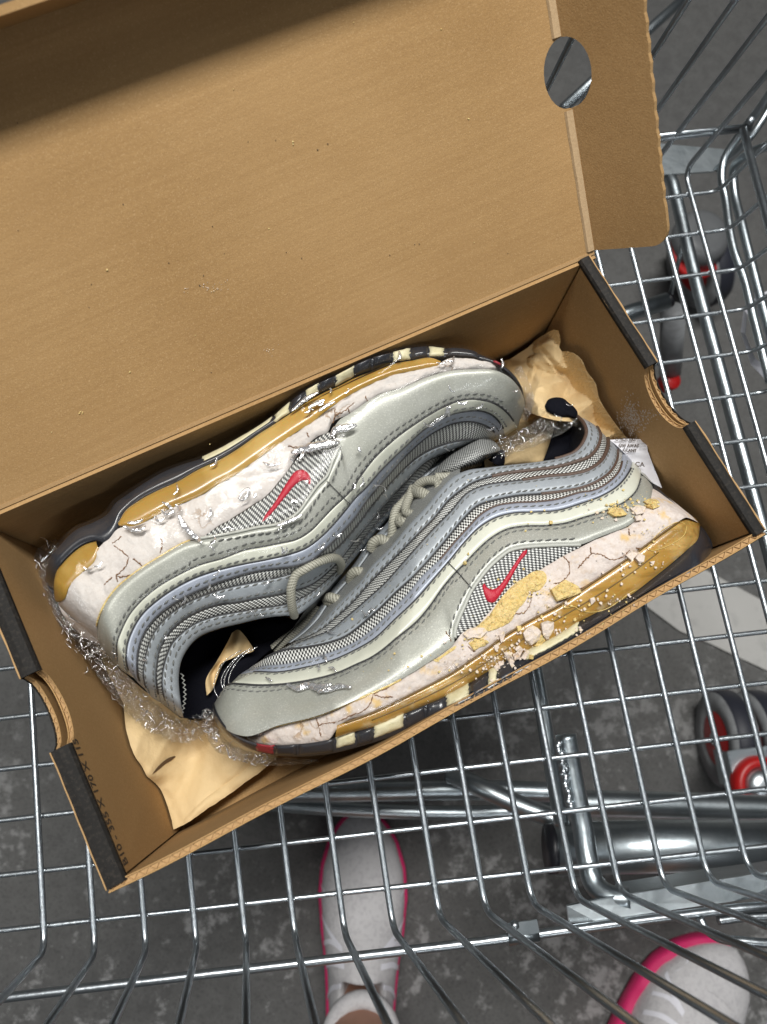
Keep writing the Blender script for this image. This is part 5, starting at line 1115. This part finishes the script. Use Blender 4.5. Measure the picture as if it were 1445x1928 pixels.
crumple([(84, 1070), (92, 1120), (120, 1165), (160, 1195), (200, 1225)], [24, 34, 34, 28, 18], [64, 64, 64, 62, 60], fb, 5, amp=.003)
crumple([(392, 1340), (398, 1372), (412, 1398), (440, 1416), (480, 1428), (540, 1434), (600, 1432)], [22, 26, 28, 24, 18, 14, 8], [44, 42, 40, 40, 42, 44, 48], fa, 8, amp=.003)
crumple([(900, 862), (940, 848), (985, 828), (1025, 808), (1060, 792), (1090, 790)], [26, 30, 36, 44, 40, 18], [62, 60, 58, 58, 60, 62], fa, 12, amp=.004)
crumple([(975, 690), (992, 730), (996, 765), (985, 790)], [12, 18, 20, 12], [58, 58, 58, 56], fb, 14, amp=.003)
# pale glossy folds added in the shape of the film's glint streaks
m_glint_fold = film('film_glint_fold', .12, .34, .45, (200,), (.0006,))  # white diffuse mixed in so the glint streaks stay bright
def fold(S_, pts, r, root, dz=.0046, name='film_glint_fold', flat=.22):
    Q = catmull(pts, max(8, 5 * len(pts))); P = [S_.on(x, y, dz) for x, y in Q]; n = len(P)
    V, Fc, u = tube_data(P, [r * 1.5 * (.25 + .75 * math.sin(math.pi * (i + .5) / n) ** .7) * (.8 + .4 * rng.random()) for i in range(n)], 8, flat=flat); mk(name, V, Fc, m_glint_fold, root)
for pts, r in (([(336, 968), (342, 982), (356, 1000), (372, 1014), (380, 1022)], .0010), ([(305, 945), (318, 952), (325, 962), (312, 968), (304, 960)], .0006), ([(330, 950), (340, 958), (334, 966)], .0005), ([(232, 990), (246, 996), (262, 998), (275, 990)], .0008), ([(240, 984), (255, 984), (270, 978)], .0006), ([(290, 972), (300, 980), (312, 975)], .0005),
               ([(548, 852), (575, 845), (605, 838), (640, 832)], .0016), ([(625, 822), (632, 810), (650, 806), (672, 800)], .0014), ([(450, 938), (458, 926), (468, 920), (466, 934), (456, 942), (448, 938)], .0005), ([(495, 870), (510, 876), (530, 872)], .0005), ([(580, 768), (595, 760), (612, 752)], .0008), ([(600, 775), (618, 762), (632, 756)], .0006), ([(548, 775), (575, 752), (600, 738)], .0008),
               ([(798, 795), (806, 802), (824, 792), (838, 782), (842, 772), (850, 765)], .0006), ([(842, 765), (846, 785)], .0008), ([(520, 990), (535, 985), (552, 978), (570, 968)], .0007), ([(548, 948), (552, 942), (562, 946)], .0006), ([(575, 905), (580, 910)], .0010)):
    fold(B, pts, r, fb)
for pts, r in (([(540, 1288), (560, 1296), (578, 1290), (600, 1294), (625, 1288)], .0012), ([(590, 1298), (612, 1300), (640, 1292), (662, 1294)], .0009), ([(600, 1288), (606, 1300), (612, 1290)], .0014), ([(682, 1150), (690, 1158), (700, 1145), (706, 1150)], .0005), ([(600, 1250), (601, 1262)], .0004), ([(500, 1275), (512, 1282)], .0004)):
    fold(A, pts, r, fa)
for k in range(90):
    S_, root_ = (B, fb) if k < 62 else (A, fa)
    i_ = int(rng.integers(len(S_.samples))); x, y = S_.samples[i_][:2]
    if S_ is A and x > 690: continue
    a = rng.normal() * .8 + (1.1 if k % 3 else -.4); l_ = 4 + 9 * rng.random()
    fold(S_, [(x, y), (x + l_ * math.cos(a), y - l_ * math.sin(a)), (x + 1.8 * l_ * math.cos(a + .4), y - 1.8 * l_ * math.sin(a + .4))], .00022 + .0003 * rng.random(), root_)
def creases(name, path, spread, zs_, root, nn, r0=.00018, r1=.0005):
    mb = MB(); Q = catmull([(x, y, z) for (x, y), z in zip(path, zs_)], 200)
    for _ in range(nn):
        q = Q[int(rng.integers(200))]; x, y = q[0] + rng.normal() * spread, q[1] + rng.normal() * spread; a = rng.random() * 6.3; l_ = 3 + 9 * rng.random(); z = (q[2] + 6 + rng.normal() * 2.5) / 1000
        P = catmull([(x, y), (x + l_ * math.cos(a), y + l_ * math.sin(a)), (x + l_ * 1.7 * math.cos(a + rng.normal() * .8), y + l_ * 1.7 * math.sin(a + rng.normal() * .8))], 7)
        rr = r0 + (r1 - r0) * rng.random() ** 2
        V, Fc, u = tube_data([at(*p_, z + .0006 * rng.normal()) for p_ in P], [rr * k_ for k_ in (.2, .7, 1, 1, 1, .7, .2)], 6); mb.add(V, Fc)
    mb.build(name, m_glint_fold, root, kind='stuff')
creases('film_glint_creases', [(100, 1030), (72, 1068), (66, 1105), (84, 1150), (128, 1192), (180, 1232), (240, 1305), (300, 1355), (352, 1380), (398, 1345)], 11, [60, 58, 58, 60, 60, 54, 44, 38, 36, 38], fb, 170)  # tiny pale tubes standing in for glints on the crumpled film
creases('film_glint_creases', [(120, 1150), (170, 1205), (210, 1240)], 12, [68, 66, 62], fb, 60)
creases('film_glint_creases', [(394, 1345), (402, 1385), (440, 1418), (520, 1434)], 5, [46, 44, 42, 44], fa, 50)
creases('film_glint_creases', [(930, 850), (985, 825), (1040, 800), (1088, 790)], 10, [64, 62, 60, 64], fa, 40)
# loose filaments of film between the toe and the collar
for k in range(4):
    a = (425 + 8 * k, 1330 - 4 * k + rng.normal() * 4); b_ = (400 + 8 * k + rng.normal() * 6, 1268 + rng.normal() * 10 - 4 * k); c_ = (455 + 10 * k, 1225 + rng.normal() * 5)
    P = catmull([a, ((a[0] + b_[0]) / 2 - 6, (a[1] + b_[1]) / 2), ((b_[0] + c_[0]) / 2, (b_[1] + c_[1]) / 2), c_], 20)
    tube('film_strand', [at(x, y, .058 - .0004 * k) for x, y in P], .00022, m_glint_fold, fa, 5)
# ------------------------------------------------------------------ crumbled foam lying on the front sneaker
zf = lambda L_: zc(2.89, 850, 950, L_)
FL_ = [([(545, 462), (585, 432), (620, 408), (655, 425), (692, 445), (712, 482), (640, 506), (580, 524), (562, 495)], m_yel, .0030, 'big squarish yellow foam chunk beside the missing midsole skin', 1),
       ([(65, 706), (90, 678), (130, 668), (180, 672), (195, 690), (160, 728), (120, 722), (90, 732)], m_flk, .0016, 'wide white foam flake at the lower corner of the mesh window', 1),
       ([(392, 700), (415, 672), (440, 655), (470, 672), (490, 690), (482, 735), (440, 766), (405, 738)], m_flk, .0022, 'five-sided pale foam flake carrying a tan crumb, on the amber sole', 1),
       ([(490, 645), (520, 630), (560, 640), (558, 680), (540, 712), (520, 736), (500, 710)], m_flk, .0022, 0, 0), ([(285, 805), (320, 800), (345, 850), (332, 892), (303, 852)], m_flk, .0018, 0, 0),
       ([(340, 820), (380, 770), (392, 790), (372, 842), (346, 850)], m_flk, .0018, 0, 0), ([(380, 832), (415, 788), (426, 800), (402, 846)], m_flk, .0016, 0, 0),
       ([(455, 770), (490, 708), (512, 740), (480, 772)], m_yel, .0016, 0, 0), ([(264, 710), (288, 692), (292, 705), (284, 742), (272, 752)], m_flk, .0014, 0, 0),
       ([(952, 276), (985, 248), (1006, 246), (1020, 266), (985, 302)], m_flk, .0018, 0, 0), ([(1005, 292), (1018, 256), (1055, 280), (1050, 310), (1025, 320)], m_flk, .002, 'white chip with sharp corners on the upper end of the amber unit', 1),
       ([(755, 512), (778, 504), (786, 524), (762, 546)], m_flk, .0016, 0, 0), ([(1085, 310), (1110, 304), (1102, 326)], m_flk, .001, 0, 0),
       ([(855, 42), (872, 16), (905, 14), (930, 22), (960, 52), (930, 60), (890, 62)], m_yel, .0026, 'yellow rock-like foam lump on the grey heel panel', 1),
       ([(980, 26), (1012, 0), (1060, 10), (1052, 44), (1010, 56)], m_flk, .002, 'white foam chip right of the yellow lump at the heel', 1),
       ([(1058, 6), (1100, -12), (1136, 8), (1100, 22)], m_yel, .002, 0, 0), ([(1000, 62), (1030, 54), (1038, 84), (1006, 88)], m_flk, .0016, 0, 0),
       ([(1046, -18), (1080, -34), (1120, -28), (1136, -10), (1100, -2), (1066, -6)], m_yel, .0022, 0, 0), ([(232, 768), (256, 756), (262, 780), (240, 796)], m_flk, .0014, 0, 0),
       ([(255, 858), (285, 848), (290, 870), (262, 880)], m_flk, .0014, 0, 0), ([(232, 880), (262, 872), (268, 892), (240, 900)], m_flk, .0014, 0, 0), ([(358, 662), (380, 658), (384, 682), (364, 690)], m_yel, .0014, 0, 0),
       ([(425, 815), (450, 820), (446, 842), (424, 840)], m_yel, .0012, 0, 0), ([(535, 86), (552, 88), (552, 104), (536, 104)], m_yel, .0012, 0, 0), ([(66, 310), (82, 308), (84, 326), (68, 326)], m_yel, .0012, 0, 0)]
SMALL = ["jagged white flake right of the five-sided flake on the amber sole", "long pale flake leaning on the sole edge, lowest of the crumbled heap", "slim pale flake left of the heap over the cream tread block", "narrow pale sliver under the five-sided flake in the heap", "tan wedge between the two upright flakes of the heap", "thin white splinter standing at the lower foam edge beside the wide flake", "pinkish-white chip at the foam edge beside the sharp-cornered chip", "rounded pale crumb alone in the middle of the amber unit", "tiny pale crumb high on the amber unit below the sharp-cornered chip", "yellow crumb touching the white chip at the heel corner", "small pale chip below the white chip at the heel", "yellow slab on the heel foam above the white chip", "small white chip above the amber sole, left of the heap", "pale pebble at the left end of the heap by the cream block", "pale pebble lowest at the left of the heap, on the black tread", "tan crumb on the lower foam edge above the heap", "yellow dot resting on the five-sided flake", "yellow pebble on the pale band above the mesh window", "yellow pebble on the pale band by the cross seam"]
kk = 0
for poly, mt, th, lab, uniq in FL_:
    q = zf(poly); q = [(x + rng.normal() * .35, y + rng.normal() * .35) for x, y in q]
    o = A.patch('foam_flake', q, mt, dz=.0012 + th * .7, th=th, jit=.00035, parent=None, cell=6, rise=.0003)
    # top-level: unparent keeping place
    w = worldmat(rootA); me = o.data; me.transform(w); o.parent = None
    c_ = sum((v.co for v in me.vertices), Vector()) / len(me.vertices); me.transform(Matrix.Translation(-c_)); o.location = c_
    if uniq: props(o, lab, 'foam flake')
    else: props(o, SMALL[kk], 'foam flake', 'small foam bits on the front sneaker'); kk += 1
def crumbs(name, spots, mt, zfun, lo=.0002, hi=.0009, kind='stuff'):
    mb = MB()
    for (cx_, cy_, sx_, sy_, nn) in spots:
        for _ in range(nn):
            x, y = cx_ + rng.normal() * sx_, cy_ + rng.normal() * sy_; r = lo + (hi - lo) * rng.random() ** 3
            c_ = zfun(x, y)
            if c_ is None: continue
            V = [c_ + r * np.array([math.cos(a) * (.5 + 1.1 * rng.random()), math.sin(a) * (.5 + 1.1 * rng.random()), h]) for h in (0, .45) for a in (0, 1.3, 2.6, 3.9, 5.1)] + [c_ + np.array([0, 0, r * .55])]
            Fc = [(i, (i+1) % 5, (i+1) % 5 + 5, i + 5) for i in range(5)] + [(i + 5, (i+1) % 5 + 5, 10) for i in range(5)]
            mb.add(V, Fc)
    o = mb.build(name, mt, None, smooth=False); o['kind'] = kind; return o
def onA(x, y):
    if A.kd.find((x, y, 0))[2] > 5: return None
    P = A.on(x, y, .0012); return P if inside_ok(P) else None
crumbs('foam_crumbs', [(960, 1235, 16, 12, 70), (985, 1210, 22, 12, 50), (925, 1245, 14, 8, 50), (1050, 1150, 40, 20, 22), (1190, 1060, 50, 22, 40), (1150, 965, 30, 10, 30), (900, 1245, 40, 18, 40), (1090, 1190, 60, 6, 60), (1180, 1130, 60, 6, 50)], m_flk, onA, .00015, .0008)
crumbs('foam_crumbs', [(1000, 1110, 50, 20, 50), (1180, 950, 30, 12, 70), (900, 1205, 16, 12, 30), (820, 1000, 90, 70, 14), (1000, 960, 70, 20, 12), (800, 1250, 50, 18, 20), (1240, 1010, 24, 20, 24), (1100, 1150, 50, 16, 36), (700, 1220, 60, 40, 6)], m_yel, onA, .00015, .0008)
def onlid(x, y):
    r = ray(x, y); t = (hc - CAM).dot(ln) / r.dot(ln); return CAM + r * t + ln * .0002
crumbs('foam_crumbs', [(550, 272, 3, 3, 2), (152, 778, 1.5, 1.5, 4), (97, 813, 1, 1, 1), (245, 700, 1, 1, 1), (640, 230, 200, 160, 6), (350, 560, 200, 130, 5)], m_yel, onlid, .0002, .00045)
crumbs('chalk_specks', [(398, 540, 12, 7, 26), (352, 545, 4, 6, 5), (505, 660, 10, 4, 10)], m_flk, onlid, .00012, .0003)
crumbs('dark_specks', [(500, 400, 300, 180, 22)], m_ink, onlid, .0002, .0004)
RWX = BL - .0068 - .0031
def onright(x, y):
    r = ray(x, y); den = r.dot(ex); t = (bw(RWX, 0, 0) - CAM).dot(ex) / den; P = CAM + r * t
    return P - ex * .0002 if .01 < P[2] < RIM - .004 else None
def chalk(spots, name):
    mb = MB()
    for cx_, cy_, sx_, sy_, nn in spots:
        for _ in range(nn):
            x, y = cx_ + rng.normal() * sx_, cy_ + rng.normal() * sy_; c_ = onright(x, y)
            if c_ is None: continue
            r = .00018 + .0005 * rng.random() ** 2
            V = [c_ - ex * .00005 + r * (math.cos(a) * ey + math.sin(a) * ez) * (.6 + .8 * rng.random()) for a in (0, 1.2, 2.5, 3.8, 5)]; mb.add(V, [(0, 1, 2, 3, 4)])
    o = mb.build(name, m_chalk, None, smooth=False); o['kind'] = 'stuff'
m_chalk = mat('chalk_dust', (.50, .44, .38), .9)
chalk([(1188, 795, 13, 13, 420), (1190, 770, 7, 12, 120), (1215, 780, 14, 8, 90)], 'chalk_dust')
# ------------------------------------------------------------------ person: two white and pink running shoes and bare ankles
per = thing('person', 'person standing at the cart, bare ankles in white running shoes with pink soles', 'person', tuple(at(900, 1990, FZ)))
def runner(T, H, wscale, root, toe_shift, lab, lean=0, ds=0):
    T = at(*T, FZ); H = at(*H, FZ); ax_ = H - T; Ln = np.linalg.norm(ax_); ax_ /= Ln; sd = np.cross([0, 0, 1.0], ax_); N_ = 60; K = 22
    fw_ = lambda s_, xs_, ys_: np.interp(s_, xs_, ys_)
    hw = lambda s_: wscale * fw_(s_, [0, .02, .06, .13, .24, .36, .5, .64, .78, .9, .97, 1], [.004, .017, .028, .040, .049, .051, .047, .041, .038, .036, .027, .006])
    ht = lambda s_: fw_(s_, [0, .04, .12, .25, .40, .52, .60, .66, .9, 1], [.030, .040, .050, .060, .074, .090, .100, .094, .090, .070])
    cx_ = lambda s_: toe_shift * (1 - s_) ** 2 * .02
    V = []; Fc = []
    for i in range(N_ + 1):                  # sole
        s_ = i / N_; w = hw(s_) + .0022; w2 = hw(s_) + .0008; c_ = T + ax_ * Ln * s_ + sd * cx_(s_)
        zt = .026 + .006 * s_ + .0015 * math.sin(s_ * 40)
        for o_, z_ in ((-w * .92, .001), (-w, .008), (-w * 1.01, zt * .7), (-w2, zt), (w2, zt), (w * 1.01, zt * .7), (w, .008), (w * .92, .001)): V.append(c_ + sd * o_ + np.array([0, 0, z_]))
        if i: Fc += [((i-1)*8+k, i*8+k, i*8+(k+1) % 8, (i-1)*8+(k+1) % 8) for k in range(8)]
    Fc += [tuple(range(8)), tuple(N_*8+k for k in range(8))[::-1]]
    shoe = bpy.data.objects.new('running_shoe', None); COL.objects.link(shoe); shoe.parent = root; shoe['label'] = lab
    mk('sole', V, Fc, m_pink, shoe)
    def up(s_, a, off=0):                    # upper surface point, a in 0..pi
        w = hw(s_) - .001 + off; h = ht(s_) - .024 + off; c_ = T + ax_ * Ln * s_ + sd * cx_(s_)
        ca, sa = math.cos(a), math.sin(a)
        open_ = max(0, min(1, (s_ - .60) / .06)) * max(0, min(1, (.985 - s_) / .03))
        hh = abs(sa) ** .72 * h * (1 - .0 * open_); ww = math.copysign(abs(ca) ** .8, ca) * w * (1 - .30 * abs(sa) ** 2)
        if open_ and abs(ca) < .62: hh = h * abs(math.sin(math.acos(.62))) ** .72 - .045 * open_ * (1 - (abs(ca) / .62) ** 4)
        return c_ + sd * (ww + lean) + np.array([0, 0, .026 + hh + .0006 * noise.noise(Vector((s_ * 30, a * 4, 1)))])
    V = []; Fc = []
    for i in range(N_ + 1):
        for k in range(K + 1): V.append(up(i / N_, math.pi * k / K))
        if i: Fc += [((i-1)*(K+1)+k, (i-1)*(K+1)+k+1, i*(K+1)+k+1, i*(K+1)+k) for k in range(K)]
    mk('upper', V, Fc, m_wmesh, shoe)
    def band(pts, w, nm='overlay', mt=None):
        Q = catmull([(a_ - ds, b_) for a_, b_ in pts], 26); V = []; Fc = []
        for i, (s_, a) in enumerate(Q):
            for d in (-1, 1): V.append(up(s_ + d * w * .5, a, .0012))
            if i: Fc.append(((i-1)*2, (i-1)*2+1, i*2+1, i*2))
        mk(nm, V, Fc, mt or m_wtape, shoe)
    for a0, sgn in ((.25, 1), (math.pi - .25, -1)):
        band([(.42, a0), (.46, a0 + sgn * .35), (.50, a0 + sgn * .75)], .022); band([(.52, a0), (.49, a0 + sgn * .35), (.50, a0 + sgn * .75)], .018)
        band([(.60, a0), (.56, a0 + sgn * .4), (.55, a0 + sgn * .8)], .020); band([(.74, a0 - sgn * .1), (.66, a0 + sgn * .3), (.62, a0 + sgn * .7)], .022)
        band([(.30, a0 - sgn * .1), (.36, a0 + sgn * .2), (.40, a0 + sgn * .15)], .012); band([(.85, a0), (.80, a0 + sgn * .2), (.70, a0 + sgn * .3)], .02)
    for k in range(5):
        s_ = .36 + k * .05; band([(s_, 1.15), (s_ - .006, math.pi / 2), (s_, math.pi - 1.15)], .012, 'lace', m_wmesh)
    # padded collar round the ankle
    P = []
    for k in range(33):
        t = 2 * math.pi * k / 32; s_ = .80 + .15 * math.cos(t); P.append(T + ax_ * Ln * s_ + sd * (wscale * .033 * math.sin(t)) + np.array([0, 0, .097 + .006 * math.cos(t + math.pi)]))
    tube('collar', P, .0085, m_wmesh, shoe, 10)
    ank = T + ax_ * Ln * .80
    return shoe, ank, ax_, sd, Ln
s1 = runner((694, 1520), (676, 1975), .90, per, -.3, 'left running shoe pointing up the picture')
s2 = runner((1338, 1752), (1100, 2140), 1.0, per, .6, 'right running shoe turned outwards, white angular overlays', .004, .16)
for shoe, ank, ax_, sd, Ln in (s1, s2):
    P = [ank + np.array([0, 0, .03]) + ax_ * .0, ank + np.array([0, 0, .07]), ank + np.array([0, -.002, .10]), ank + np.array([0, -.012, .16]), ank + np.array([0, -.03, .25]), ank + np.array([0, -.05, .36]), ank + np.array([0, -.06, .44])]
    tube('lower_leg', catmull(P, 40), np.interp(np.linspace(0, 1, 40), [0, .15, .3, .55, .8, 1], [.033, .033, .034, .044, .056, .056]), m_skin, per, 24)
